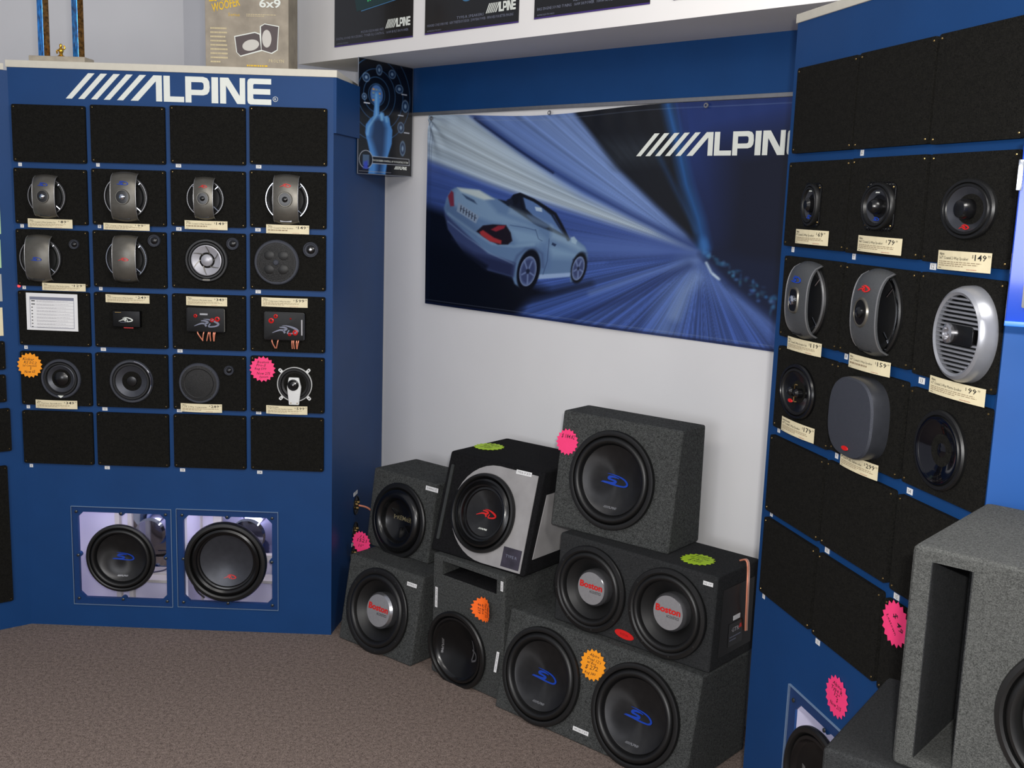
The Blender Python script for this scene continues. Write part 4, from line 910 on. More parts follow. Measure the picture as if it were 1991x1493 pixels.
tA, FA, MA, pA = sbox('A', 'charcoal carpeted wedge box with a silver-capped subwoofer, on the floor beside the blue side panel', BOXC, [(735.2, 1187, .165)])
driver(FA, MA, pA[0], 'B', 'silver-capped subwoofer in the floor box nearest the blue side panel', screws=8)
strip(FA @ MA, 801, 1137, 26, 7.5, 0, 'BOSTON G2 12"', 'white name strip right of the lower left silver-capped subwoofer')
tB, FB, MB_, pB = sbox('B', 'charcoal wedge box with ribbed black subwoofer, stacked highest beside the blue side panel', BOXC, [(777.7, 1011.5, .15)])
driver(FB, MB_, pB[0], 'P', 'all black ribbed subwoofer with bronze wordmark in the upper left box')
strip(FB @ MB_, 840, 951, 34, 8.5, 0, 'TS-W306C 12"', 'white name strip right of the ribbed black subwoofer')
tC, FC, MC, pC = sbox('C', 'upright charcoal ported box with a deep black subwoofer, on the floor under the silver-panelled box', BOXC, [(891, 1262.5, .143)],
                      cuts=[gxf(gbox(-.135, .135, -.026, .026, -.3, .05), T3(*((lambda q: (q[0], q[1]))(hit(azf(-.268, 3.797, 0, -.730), 912, 1122, 0)))))])
driver(FC, MC, pC[0], 'C', 'deep glossy black subwoofer with silver emblem in the ported box')
strip(FC @ MC, 848.5, 1160.5, 7, 41, 0, '', 'tall white name strip left of the port slot') if 0 else None
def vstrip(F, px, py, hpx, wpx, txt, label):
    x, y = hit(F, px, py, .001); k = mpp(F, x, y); w, h = hpx * k / 2, wpx * k / 2
    t = thing('label_strip', label, 'label', F @ T3(x, y, .001) @ RZ(-PI / 2), 'narrow white name strips on the boxes')
    part('paper', gbox(-w, w, -h, h, 0, .0006), PAPW, t, smooth=False)
    part('printed_text', gxf(text(txt, h * .95, .0008, 1.7 * w, 'C', 1), T3(0, -h * .45)), INK, t, smooth=False)
vstrip(FC @ MC, 848.5, 1160.5, 41, 6.5, 'ALPINE SWE-1041', 'upright white name strip at the left edge of the ported box')
vstrip(FC @ MC, 976, 1140, 20, 6.5, 'PORTED', 'short upright white strip right of the port slot')
part('port_ramp', gxf(([(-.134, -.0255, -.001), (.134, -.0255, -.001), (.134, -.0255, -.29), (-.134, -.0255, -.29), (-.134, -.01, -.29), (.134, .018, -.29)], [(0, 1, 5, 4), (0, 3, 2, 1), (0, 4, 3), (1, 2, 5), (2, 3, 4, 5)]), T3(*hit(FC, 912, 1122, 0), 0)), BOXK, tC)
M = FC @ MC; x, y = hit(M, 941, 1185, .01)
star('price_sticker', 'curled deep orange starburst sticker on the ported box above its subwoofer', M @ T3(x, y, .004), .047, ORN2, '', [('Alpine', 0, .45, .2, .9), ('Type S 10', 0, .15, .2, 1.1), ('w/ Box', 0, -.15, .2, .8), ('$ 219', 0, -.48, .24, .8)], curl=.022, rot=-PI / 2)
tE, FE, ME, pE = sbox('E', 'wide charcoal floor box with two blue-logo subwoofers, nearest the camera', BOXC, [(1053.5, 1314, .165), (1236, 1391.5, .165)])
driver(FE, ME, pE[0], 'S', 'left of the two blue-logo subwoofers in the wide floor box')
driver(FE, ME, pE[1], 'S', 'right of the two blue-logo subwoofers in the wide floor box, lowest in view')
vstrip(FE @ ME, 965.5, 1287, 40, 6.5, 'ALPINE SWS-1242D', 'upright white name strip at the left end of the wide floor box')
strip(FE @ ME, 1129, 1421, 38, 8, 0, 'SWS-1242 12" $179', 'white name strip low on the wide floor box between its subwoofers')
tD, FD, MD, pD = sbox('D', 'black carpeted wedge box with grey side panels, standing on the ported box', BOXK, [(942, 997.5, .143)], bev=.012)
driver(FD, MD, pD[0], 'R', 'subwoofer with red logo in the grey-panelled black box')
G = MATS.get('grey_vinyl') or mat('grey_vinyl', (150, 148, 148), .5, noise=.12, nscale=14)
FDM = FD @ MD
def loc(F, pts): return [hit(F, *q, 0) for q in pts]
# grey panel: crescent left edge, straight right edges
P = loc(FDM, [(1048, 926), (1011, 1116)]); dc = pD[0]
cx, cy, r0 = dc[0], dc[1], dc[2]
top = P[0]; bot = P[1]; arc = []
for i in range(19):
    a = math.radians(90 + i * 10); ry = (top[1] + .004 - cy) if i < 9 else (cy - bot[1] + .002); arc.append((cx + .030 + (r0 * 1.27) * math.cos(a), cy + ry * math.sin(a)))
outer = [bot, (top[0], top[1])] + [(top[0] - .25 * 0 + (arc[0][0] - top[0]) * 0, top[1])] * 0 + arc
part('grey_panel', gxf(gholes(outer, [circ(cx, cy, r0 * .93, 40)], .0006, .003), MD), G, tD, smooth=False, label='pale grey vinyl inset on the front')
b = loc(FDM, [(883, 890), (890, 890), (857, 1058), (852, 1055)])
part('corner_trim', gxf(gprism(rrect(.022, .036, .045, .325, .005), .0006, .006), MD), mat('dark_steel_trim', (70, 72, 70), .35, .6, noise=.1), tD, label='dark steel trim bar')
q = loc(FDM, [(995, 1086)])[0]
part('info_plate', [(gxf(gbox(q[0] - .040, q[0] + .040, q[1] - .035, q[1] + .035, .003, .0045), MD), mat('dark_violet_plate', (52, 48, 60), .35, noise=.3, nscale=30)), (gxf(gxf(text('TYPE R', .010, .0048, .05, 'C', 1), T3(*q)), MD), GREY)], None, tD, smooth=False)
W = BQ['D'][3]; H = BQ['D'][4]; Db, Dt = BQ['D'][5:7]
SD = Matrix(((0, 0, 1, W), (0, 1, 0, 0), (-1, 0, 0, 0), (0, 0, 0, 1)))     # side face frame: x goes back, y up, z outward
part('grey_side_panel', gxf(gprism([(.045, .055), (Db - .03, .055), (Db - .03, H - .085), (.035 + (Db - Dt) * .80, H - .085)], .0004, .003), SD), G, tD, smooth=False, label='pale grey vinyl inset on the side')
x, y = hit(FDM, 1042, 925, .004)
strip(FDM, 1019, 920, 38, 8.5, 0, 'TYPE R 10" $179', 'white name strip on the grey panel of the black wedge box', off=.0045)
def topstar(F, H, px, py, R, m, rows, label, back=True):
    p = hitz(px, py, F.translation.z + H + .001)
    return star('price_sticker', label, Matrix.Translation(p) @ RZ(BQ['D'][2]), R, m, '', rows)
topstar(FD, H, 951, 868.5, .058, LIME, [('Alpine', 0, .45, .2, .9), ('Type R 10"', 0, .15, .2, 1.2), ('w/ Box', 0, -.15, .2, .8), ('$ 499', 0, -.48, .24, .8)], 'lime starburst sticker lying on top of the black wedge box')
tF, FF_, MF, pF = sbox('F', 'wide dark smooth box with two silver-capped subwoofers, standing on the wide floor box', BOXD, [(1149, 1144, .143), (1298.5, 1191.5, .143)])
driver(FF_, MF, pF[0], 'B', 'left silver-capped subwoofer in the wide dark upper box', screws=8)
driver(FF_, MF, pF[1], 'B', 'right silver-capped subwoofer in the wide dark upper box', screws=8)
strip(FF_ @ MF, 1377, 1135, 22, 8, 0, 'G2 10"', 'white name strip at the upper right corner of the wide dark box')
x, y = hit(FF_ @ MF, 1213.5, 1234, .001)
part('red_badge', gxf([(V) for V in lathe([(.038, 0), (.037, .0015), (0, .0015)], 32, 1, .36)], MF @ T3(x, y, .0006) @ RZ(-.08)), RED, tF, label='red oval badge')
part('badge_text', gxf(text('BOSTON', .008, .0025, .03, 'C', 1), MF @ T3(x, y - .003, .0006) @ RZ(-.08)), mat('dark_red_ink', (140, 20, 20), .6), tF, smooth=False)
topstar(FF_, BQ['F'][4], 1357, 1088, .055, LIME, [('Boston', 0, .45, .2, .9), ('G2 10" Dual', 0, .15, .2, 1.2), ('w/ Box', 0, -.15, .2, .8), ('$ 550', 0, -.48, .24, .8)], 'lime starburst sticker lying on top of the wide dark box')
W, H, Db, Dt = BQ['F'][3:7]
SFm = Matrix(((0, 0, 1, W), (0, 1, 0, 0), (-1, 0, 0, 0), (0, 0, 0, 1)))
part('terminal_panel', gxf(gprism([(.045, .035), (Db - .03, .035), (Db - .03, H - .05), (.055, H - .05)], .0004, .002), SFm), RUB, tF, smooth=False, label='flat black recessed end panel')
part('info_plate', [(gxf(gbox(.10, .185, .055, .13, .002, .003), SFm), RUBG), (gxf(gbox(.125, .165, .137, .152, .002, .003), SFm), PAPW), (gxf(gxf(text('GTR', .014, .0034, .045, 'C', 1, .01), T3(.14, .10)), SFm), LGR), (gxf(gxf(gprism([(0, 0), (.016, 0), (.014, .012), (.006, .014)], .003, .0034), T3(.162, .104)), SFm), RED), (gxf(gxf(lines(2, .07, .02), T3(.107, .088, .0034)), SFm), GREY)], None, tF, smooth=False)
FS = FF_ @ SFm
P = [FS @ Vector((.20, H + .004, -.03)), FS @ Vector((.185, H + .008, .004)), FS @ Vector((.17, H * .7, .018)), FS @ Vector((.185, H * .45, .012)), FS @ Vector((.20, H * .28, .006))]
tw = thing('copper_wire', 'clear and copper speaker wire hanging over the end of the wide dark box', 'wire', Matrix.Translation(P[0]))
part('strand', tube([p - P[0] for p in P], .0028), COPPER, tw); part('strand', tube([p - P[0] + Vector((.005, .003, 0)) for p in P], .0028), mat('clear_wire_sheath', (190, 150, 135), .3, .2), tw)
tG, FG, MG, pG = sbox('G', 'tall charcoal wedge box with one large blue-logo subwoofer, topmost of the stack', BOXC, [(1190.4, 933.5, .165)])
driver(FG, MG, pG[0], 'S', 'large blue-logo subwoofer in the topmost box')
x, y = hit(FG @ MG, 1103, 859, .004)
star('price_sticker', 'pink starburst sticker reading 184.82 at the upper left corner of the topmost box', FG @ MG @ T3(x, y, .004), .046, PINK, '', [('$ 184.82', .05, .28, .3, 1.2)])
M = FE @ ME; x, y = hit(M, 1153, 1293, .004)
star('price_sticker', 'orange starburst sticker handwritten 272 between the subwoofers of the wide floor box', M @ T3(x, y, .004), .052, ORNG, '', [('Alpine', .02, .52, .18, .75), ("Dual 12's", .05, .24, .18, 1.1), ('w/ Box', -.1, .02, .18, .7), ('$ 272', -.05, -.3, .26, 1.0), ('Reg 380', -.1, -.62, .17, .85)])
x, y = hit(FB @ MB_, 707, 1052, .02)
star('price_sticker', 'pink starburst sticker beside the terminal sockets, above the lower left box', frame(FB @ Vector((x, y, .03)), (math.cos(-.55), math.sin(-.55), 0)), .048, PINK, '', [('J L', .1, .45, .22, .6), ('1521', .1, .05, .3, 1.1), ('10"', 0, -.4, .25, .6)])
# foreground box and the pedestal below it
hz = .85
pF_ = azf(.543, 1.692, 0, -.62)
tp = thing('carpeted_pedestal', 'dark carpeted pedestal under the grey foreground box at lower right', 'pedestal', pF_)
part('carcass', gbox(0, .62, 0.0005, hz, -.36, 0), BOXD, tp, bev=.010, smooth=False)
hx, hy = .641, 1.645
BQ['H'] = (hx, hy, -.709, .40, .374, .36, .357, hz)
cutH = gxf(gprism(rrect(-.0315, .0315, -.165, .165, .004), -.25, .05), T3(.065, .187))
tH, FH, MH, pH = sbox('H', 'large grey carpeted box with a tall port slot in the right foreground', BOXG, [], bev=.012, cuts=[cutH])
part('slot_lining', gxf(gjoin(gbox(-.0315, -.030, -.165, .165, -.2, -.001), gbox(.030, .0315, -.165, .165, -.2, -.001), gbox(-.0315, .0315, -.165, .165, -.2, -.19)), T3(.065, .187)), BOXD, tH, smooth=False)
x, y = hit(FH, 1938, 1368, 0); Rh = .13
driver(FH, MH, (x + Rh, y, Rh), 'S', 'subwoofer at the right picture edge in the grey foreground box')
# ------------------------------------------------------------------ flat prints: colour drawn by position on the sheet
def vnoise(x, s=0, n=4096):
    rs = np.random.RandomState(s); t = rs.rand(n); i = np.floor(x).astype(int); f = x - i; f = f * f * (3 - 2 * f); return t[i % n] * (1 - f) + t[(i + 1) % n] * f
def inside(X, Y, poly):
    r = np.zeros(X.shape, bool); n = len(poly)
    for i in range(n):
        x0, y0 = poly[i]; x1, y1 = poly[(i + 1) % n]
        if y0 == y1: continue
        c = ((y0 > Y) != (y1 > Y)) & (X < (x1 - x0) * (Y - y0) / (y1 - y0) + x0); r ^= c
    return r
def pdist(X, Y, poly, closed=True):
    d = np.full(X.shape, 1e9); n = len(poly)
    for i in range(n if closed else n - 1):
        x0, y0 = poly[i]; x1, y1 = poly[(i + 1) % n]; dx, dy = x1 - x0, y1 - y0; L = dx * dx + dy * dy or 1
        t = np.clip(((X - x0) * dx + (Y - y0) * dy) / L, 0, 1); d = np.minimum(d, np.hypot(X - x0 - t * dx, Y - y0 - t * dy))
    return d
class Art:
    def __init__(s, X, Y, base): s.X = X; s.Y = Y; s.c = np.zeros(X.shape + (3,)) + np.array(base, float)
    def put(s, m, col):
        m = np.clip(m, 0, 1)[..., None]; col = np.array(col, float); s.c = s.c * (1 - m) + col * m
    def poly(s, P, col, blur=3, a=1.0):
        P = [(float(x), float(y)) for x, y in P]; xs = [p[0] for p in P]; ys = [p[1] for p in P]; b = blur + 2
        sel = (s.X > min(xs) - b) & (s.X < max(xs) + b) & (s.Y > min(ys) - b) & (s.Y < max(ys) + b)
        if not sel.any(): return
        x, y = s.X[sel], s.Y[sel]; sd = pdist(x, y, P) * np.where(inside(x, y, P), 1, -1); m = np.zeros(s.X.shape); m[sel] = np.clip(.5 + sd / blur / 2, 0, 1) * a
        s.put(m, col)
    def line(s, P, w, col, blur=3, a=1.0):
        xs = [p[0] for p in P]; ys = [p[1] for p in P]; b = w + blur + 2
        sel = (s.X > min(xs) - b) & (s.X < max(xs) + b) & (s.Y > min(ys) - b) & (s.Y < max(ys) + b)
        if not sel.any(): return
        m = np.zeros(s.X.shape); m[sel] = np.clip(.5 + (w / 2 - pdist(s.X[sel], s.Y[sel], P, False)) / blur / 2, 0, 1) * a; s.put(m, col)
    def ell(s, cx, cy, rx, ry, col, rot=0, blur=3, a=1.0, ring=0):
        c, sn = math.cos(rot), math.sin(rot); dx, dy = s.X - cx, s.Y - cy; u = (dx * c + dy * sn) / rx; v = (-dx * sn + dy * c) / ry
        r = (np.hypot(u, v) - 1) * min(rx, ry); m = np.clip(.5 - (np.abs(r) - ring / 2 if ring else r) / blur / 2, 0, 1) * a; s.put(m, col)
def print_mesh(name, nx, ny, pos, artfn, m, scale=1.0):
    """grid whose points carry printed colours; pos(u,v)->local xyz, artfn(X,Y)->Art in sheet units"""
    u = np.linspace(0, 1, nx + 1); v = np.linspace(0, 1, ny + 1); U, V = np.meshgrid(u, v)
    P = pos(U, V); art = artfn(U, V); c = np.clip(art.c / 255, 0, 1); lin = np.where(c <= .04045, c / 12.92, ((c + .055) / 1.055) ** 2.4) * scale
    me = bpy.data.meshes.new(name); n = (nx + 1) * (ny + 1)
    idx = np.arange(n).reshape(ny + 1, nx + 1); q = np.stack([idx[:-1, :-1], idx[:-1, 1:], idx[1:, 1:], idx[1:, :-1]], -1).reshape(-1, 4)
    me.vertices.add(n); me.vertices.foreach_set('co', np.ascontiguousarray(P.reshape(-1, 3), np.float32).ravel())
    me.loops.add(q.size); me.loops.foreach_set('vertex_index', q.ravel().astype(np.int32))
    me.polygons.add(len(q)); me.polygons.foreach_set('loop_start', np.arange(0, q.size, 4, dtype=np.int32)); me.polygons.foreach_set('loop_total', np.full(len(q), 4, np.int32))
    me.update(calc_edges=True)
    a = me.color_attributes.new('Col', 'FLOAT_COLOR', 'POINT'); rgba = np.ones((n, 4), np.float32); rgba[:, :3] = lin.reshape(-1, 3); a.data.foreach_set('color', rgba.ravel())
    me.materials.append(m); me.shade_smooth(); return me

# banner ---------------------------------------------------------------
bl = hit(WF, 826, 594, .012); tl = hit(WF, 835, 222, .012); br_ = hit(WF, 1505, 678, .012); tr = hit(WF, 1540, 184, .012)
BX0 = (bl[0] + tl[0]) / 2; BY0 = (bl[1] + br_[1]) / 2; BY1 = 2.083
BX1 = BX0 + (br_[0] - BX0) * 1.24
BWd, BHt = BX1 - BX0, BY1 - BY0
# sheet units: the banner drawn in its own 0..2200 x 0..1100 space; reference points below were read off the photograph's perspective and rectified
def rect_pt(zx, zy):
    a, b = hit(WF, 810 + zx / 2.6547, 170 + zy / 2.6547, .012); return (a - BX0) / BWd * 2200, (BY1 - b) / BHt * 1100
def RP(P): return [rect_pt(*p) for p in P]
def banner_art(U, V):
    X = U * 2200; Y = (1 - V) * 1100; A = Art(X, Y, (14, 30, 78)); vp = rect_pt(1465, 860)
    A.poly(RP([(1300, 60), (2400, -20), (2400, 800), (1500, 830)]), (22, 48, 120), 60)
    A.poly(RP([(1560, 300), (2500, 100), (2500, 1500), (1500, 880)]), (9, 16, 44), 110)
    A.poly(RP([(40, 100), (820, 60), (1060, 420), (1465, 850), (1465, 865), (60, 500)]), (104, 128, 190), 22)
    A.poly(RP([(520, 100), (830, 80), (1100, 450), (1380, 760), (1000, 520)]), (128, 150, 205), 50, .8)
    A.poly(RP([(40, 120), (270, 130), (860, 560), (1455, 850), (1000, 720), (700, 600), (60, 390)]), (176, 184, 196), 26)
    A.poly(RP([(90, 140), (240, 150), (700, 520), (1200, 740), (1000, 700), (560, 520), (80, 330)]), (206, 206, 204), 60, .75)
    A.line(RP([(290, 130), (560, 320), (860, 510), (1100, 650), (1440, 830)]), 26, (44, 66, 134), 16)
    A.line(RP([(300, 150), (520, 300), (700, 420)]), 10, (20, 30, 70), 6)
    A.poly(RP([(780, 60), (1320, 40), (1360, 300), (1460, 700), (1470, 840), (1380, 740), (1240, 610), (1050, 420), (960, 300)]), (10, 13, 22), 14)
    A.poly(RP([(960, 260), (1260, 270), (1270, 380), (1030, 400)]), (52, 56, 62), 40, .6)
    A.line(RP([(1300, 90), (1345, 280), (1390, 500), (1450, 680), (1478, 820)]), 44, (24, 88, 160), 22)
    A.line(RP([(1240, 330), (1350, 560), (1440, 740)]), 14, (30, 80, 140), 14, .7)
    A.poly(RP([(40, 370), (400, 500), (840, 640), (1300, 800), (1465, 862), (1000, 900), (800, 1100), (40, 900)]), (62, 86, 164), 20)
    A.poly(RP([(820, 760), (1200, 800), (1460, 860), (1200, 870), (880, 860)]), (84, 110, 186), 30, .8)
    A.poly(RP([(1465, 862), (2000, 1400), (2300, 1700), (30, 1300), (30, 1080), (700, 1010), (900, 900)]), (58, 84, 160), 24)
    # radial streaks of speed around the vanishing point
    dx, dy = X - vp[0], (Y - vp[1]); ang = np.arctan2(dy, dx); rad = np.hypot(dx, dy)
    st = .5 * vnoise((ang + 4) * 60, 1) + .3 * vnoise((ang + 4) * 150, 2) + .2 * vnoise((ang + 4) * 380, 3)
    road = np.clip((dy - 10) / 60, 0, 1) * np.clip((rad - 30) / 100, 0, 1)
    A.c = A.c * (1 + (road * (st - .49) * .8)[..., None])
    air = np.clip((-dy) / 80, 0, 1) * np.clip((-dx) / 200, 0, 1); A.c = A.c * (1 + (air * (st - .5) * .35)[..., None])
    A.line(RP([(1420, 930), (1340, 1060), (1290, 1190), (1265, 1320)]), 70, (140, 162, 212), 70, .6)
    A.line(RP([(1440, 980), (1380, 1060), (1330, 1180)]), 30, (190, 205, 232), 30, .5)
    A.line(RP([(1520, 1000), (1660, 1100), (1860, 1240)]), 60, (110, 136, 205), 60, .7)
    A.line(RP([(900, 1060), (1200, 960), (1440, 890)]), 16, (140, 162, 214), 18, .5)
    A.line(RP([(760, 1200), (1100, 1080), (1400, 920)]), 20, (30, 46, 104), 24, .8)
    A.poly(RP([(1465, 860), (1900, 900), (1900, 1240), (1600, 1020)]), (12, 24, 58), 26, .9)
    rs = np.random.RandomState(7)
    for k in range(70):
        t = rs.rand(); zx = 1475 + 380 * t; zy = 850 + 300 * t + rs.uniform(-60, 30) * (.3 + t); q = rect_pt(zx, zy); A.ell(q[0], q[1], rs.uniform(3, 9), rs.uniform(3, 10), (40 + rs.randint(60), 110 + rs.randint(60), 170 + rs.randint(50)), 0, 5, rs.uniform(.2, .6))
    for z in ((1480, 820), (1490, 850), (1475, 800)): q = rect_pt(*z); A.ell(q[0], q[1], 14, 22, (50, 120, 200), 0, 14, .7)
    A.line(RP([(1490, 905), (1515, 955), (1555, 990)]), 9, (225, 232, 240), 5, .95); A.line(RP([(1525, 965), (1550, 985)]), 7, (225, 232, 240), 4)
    # dark ground under the car
    A.poly(RP([(30, 600), (150, 640), (330, 820), (520, 980), (700, 1050), (900, 1010), (560, 1110), (500, 1180), (30, 1130)]), (13, 14, 26), 34)
    A.poly(RP([(30, 780), (400, 900), (560, 1090), (500, 1180), (30, 1150)]), (10, 10, 18), 40)
    # roadster: body
    A.poly(RP([(148, 622), (160, 570), (185, 525), (215, 513), (330, 522), (395, 556), (470, 582), (520, 600), (610, 640), (700, 690), (770, 770), (830, 780), (868, 812), (884, 850), (878, 900), (866, 940), (830, 985), (796, 1000), (790, 968), (620, 982), (600, 1000), (545, 1040), (505, 1010), (492, 972), (370, 938), (250, 850), (172, 730)]), (104, 132, 172), 5)
    A.poly(RP([(148, 640), (250, 740), (370, 850), (510, 900), (500, 972), (370, 938), (250, 850), (168, 730)]), (60, 70, 118), 8)
    A.poly(RP([(190, 780), (300, 850), (500, 905), (492, 975), (360, 935)]), (34, 38, 74), 14, .8)
    A.poly(RP([(150, 622), (190, 560), (240, 640), (330, 720), (310, 760), (200, 690)]), (88, 112, 152), 16, .7)
    A.poly(RP([(205, 520), (300, 525), (360, 570), (420, 640), (560, 690), (620, 720), (520, 700), (400, 690), (250, 640), (190, 600)]), (140, 166, 194), 14, .8)
    A.poly(RP([(215, 514), (325, 522), (400, 566), (350, 572), (290, 552), (235, 535)]), (214, 214, 204), 7)
    A.poly(RP([(240, 545), (300, 575), (315, 596), (262, 570)]), (60, 78, 110), 4)
    A.poly(RP([(450, 700), (620, 740), (690, 800), (840, 850), (870, 880), (700, 870), (640, 800), (520, 800)]), (162, 190, 212), 22, .55)
    A.poly(RP([(640, 790), (680, 780), (690, 920), (640, 960)]), (94, 122, 170), 16, .6)
    A.poly(RP([(620, 960), (800, 950), (790, 972), (615, 985)]), (168, 186, 222), 4)
    A.line(RP([(682, 770), (672, 890), (650, 960)]), 2.5, (50, 66, 110), 2); A.line(RP([(610, 720), (625, 770), (645, 782)]), 2.5, (50, 66, 110), 2)
    A.line(RP([(480, 700), (560, 712), (612, 726)]), 2.5, (50, 66, 110), 2)
    A.poly(RP([(698, 790), (720, 800), (712, 812), (694, 802)]), (40, 54, 90), 2)
    for k in range(3): A.line(RP([(806 + 6 * k, 880 - 2 * k), (812 + 6 * k, 902 - 2 * k)]), 4, (30, 40, 74), 2)
    # cockpit
    A.poly(RP([(420, 566), (470, 575), (490, 545), (530, 530), (600, 560), (700, 640), (770, 768), (700, 735), (620, 700), (530, 640)]), (24, 28, 42), 5)
    A.poly(RP([(545, 548), (600, 570), (690, 645), (752, 745), (700, 715), (600, 650), (560, 610)]), (92, 122, 176), 4)
    A.poly(RP([(560, 640), (600, 650), (690, 705), (660, 716), (600, 690)]), (44, 60, 96), 5)
    A.line(RP([(500, 545), (530, 535), (600, 566), (655, 600), (712, 640), (745, 700), (782, 776)]), 17, (20, 20, 28), 3)
    A.line(RP([(530, 545), (540, 600), (560, 640)]), 12, (20, 22, 32), 3)
    A.ell(*rect_pt(505, 565), 20, 26, (20, 22, 32), 0, 4); A.ell(*rect_pt(478, 580), 20, 20, (30, 34, 50), 0, 4)
    A.poly(RP([(605, 600), (640, 606), (645, 628), (612, 622)]), (196, 206, 220), 2)
    A.poly(RP([(795, 765), (812, 760), (828, 782), (822, 802), (800, 792)]), (172, 190, 205), 3)
    A.line(RP([(168, 690), (260, 765), (380, 850), (500, 905)]), 5, (150, 172, 205), 5, .6)
    A.line(RP([(170, 650), (300, 742), (390, 800), (500, 812), (600, 800)]), 10, (176, 200, 216), 9, .45)
    A.line(RP([(500, 905), (520, 860), (560, 825), (610, 822), (645, 850), (650, 920)]), 12, (70, 86, 130), 8, .7)
    A.line(RP([(800, 930), (812, 880), (845, 850), (880, 850)]), 8, (70, 86, 130), 6, .7)
    A.poly(RP([(200, 800), (240, 830), (300, 870), (370, 915), (360, 940), (240, 860)]), (14, 15, 28), 10, .85)
    A.poly(RP([(690, 700), (800, 770), (870, 830), (840, 838), (760, 800), (690, 770)]), (186, 206, 218), 14, .5)
    A.poly(RP([(480, 600), (600, 650), (700, 700), (690, 720), (600, 690), (470, 640)]), (176, 194, 206), 12, .4)
    # plate and lamps
    A.poly(RP([(222, 590), (326, 658), (310, 697), (212, 636)]), (148, 160, 182), 3)
    Tn = 6
    for k in range(Tn):
        f = (k + .5) / Tn; a, b = 228 + 84 * f, 605 + 54 * f; A.line(RP([(a - 3, b + 26), (a, b - 2)]), 5, (44, 48, 66), 2); A.line(RP([(a - 3, b + 12), (a + 6, b + 14)]), 4, (44, 48, 66), 2)
    A.poly(RP([(312, 738), (345, 706), (395, 698), (460, 700), (484, 740), (492, 782), (470, 803), (420, 804), (352, 768)]), (34, 22, 30), 4)
    A.poly(RP([(328, 740), (345, 730), (400, 768), (438, 782), (436, 802), (380, 788), (335, 756)]), (206, 44, 44), 4)
    A.poly(RP([(384, 726), (420, 704), (458, 702), (450, 718), (410, 736)]), (176, 34, 46), 4)
    A.poly(RP([(168, 560), (185, 530), (196, 540), (200, 610), (180, 612)]), (150, 40, 60), 4)
    # wheels
    for cx, cy, rx, ry, rr in ((575, 940, 58, 116, .70), (838, 926, 40, 84, .72)):
        c = rect_pt(cx, cy); ex = rect_pt(cx + rx, cy)[0] - c[0]; ey = rect_pt(cx, cy + ry)[1] - c[1]
        A.ell(c[0], c[1], ex, ey, (13, 13, 22), .18, 4); A.ell(c[0] - 3, c[1] + 3, ex * rr, ey * .86 * rr + 8, (96, 108, 156), .18, 4); A.ell(c[0] - 3, c[1] + 3, ex * rr * .82, ey * rr * .8, (62, 70, 116), .18, 4)
        for k in range(5):
            a = k * 2 * PI / 5 + .3; A.line([(c[0] - 3, c[1] + 3), (c[0] - 3 + ex * rr * .8 * math.cos(a), c[1] + 3 + ey * rr * .8 * math.sin(a))], 8, (120, 132, 178), 3)
        A.ell(c[0] - 3, c[1] + 3, ex * .16, ey * .12, (30, 34, 60), .18, 3); A.ell(c[0] - 3, c[1] + 3, ex * rr, ey * .86 * rr + 8, (150, 162, 205), .18, 2, 1, 3)
    g_ = A.c.mean(-1, keepdims=True); A.c = A.c * .80 + g_ * .20; A.c = A.c * np.array([.88, .95, 1.0])
    # hem stitching
    for yy in (24, 1076): A.line([(0, yy), (2200, yy)], 2.2, (150, 165, 190), 2, .5)
    for xx in (14, 26): A.line([(xx, 0), (xx, 1100)], 2, (30, 44, 80), 2, .6)
    A.line([(0, 1094), (2200, 1094)], 12, (18, 26, 60), 4, .7)
    return A
def bwave(x, y):
    e = np.exp(-((x - .02) ** 2 + (y - BHt) ** 2) / .02)
    return .010 + .004 * np.sin(x * 7 + .5) + .003 * np.sin(x * 3.1 + y * 4) + .004 * e * np.sin(np.arctan2(BHt - y, x + .01) * 14) + .0012 * np.sin(x * 60) * np.clip((y / BHt - .88) * 8, 0, 1)
def bpos(U, V):
    x = U * BWd; sag = .020 * (np.sin(np.clip(x / 1.3, 0, 1) * PI)) ** 2 * V; y = V * BHt - sag; return np.stack([x, y, bwave(x, y)], -1)
VINYL = attrmat('banner_print', .32, .5)
tb = thing('wall_banner', 'large blue vinyl banner of a silver roadster, hanging on the white wall', 'banner', WF @ T3(BX0, BY0, .002))
bm_ = link('vinyl_sheet', print_mesh('vinyl_sheet', 620, 310, bpos, banner_art, VINYL, .88), tb)
lw0 = hit(WF, 1237.5, 306, .015); lw1 = hit(WF, 1463.5, 300, .015); lwt = hit(WF, 1463.5, 252, .015); lwb = hit(WF, 1463.5, 299.5, .015)
s = (lw1[0] - lw0[0]) / (845 / 152.); hh = lwt[1] - lwb[1]
g = gxf(gscale(alpine(1, 0, 0.0006), s, hh), T3(lw0[0] - BX0, (lw0[1] + lwb[1]) / 2 - BY0))
g = ([(x, y, z + float(bwave(np.array(x), np.array(y))) + .0022) for x, y, z in g[0]], g[1])
part('lettering', g, LOGOW, tb, smooth=False, label='white wordmark on the banner')
for fx in (.012, .33, .66): part('grommet', gxf(lathe([(.009, 0), (.008, .003), (.004, .003)], 16), T3(fx * BWd, BHt - .014, .018)), ALU, tb)

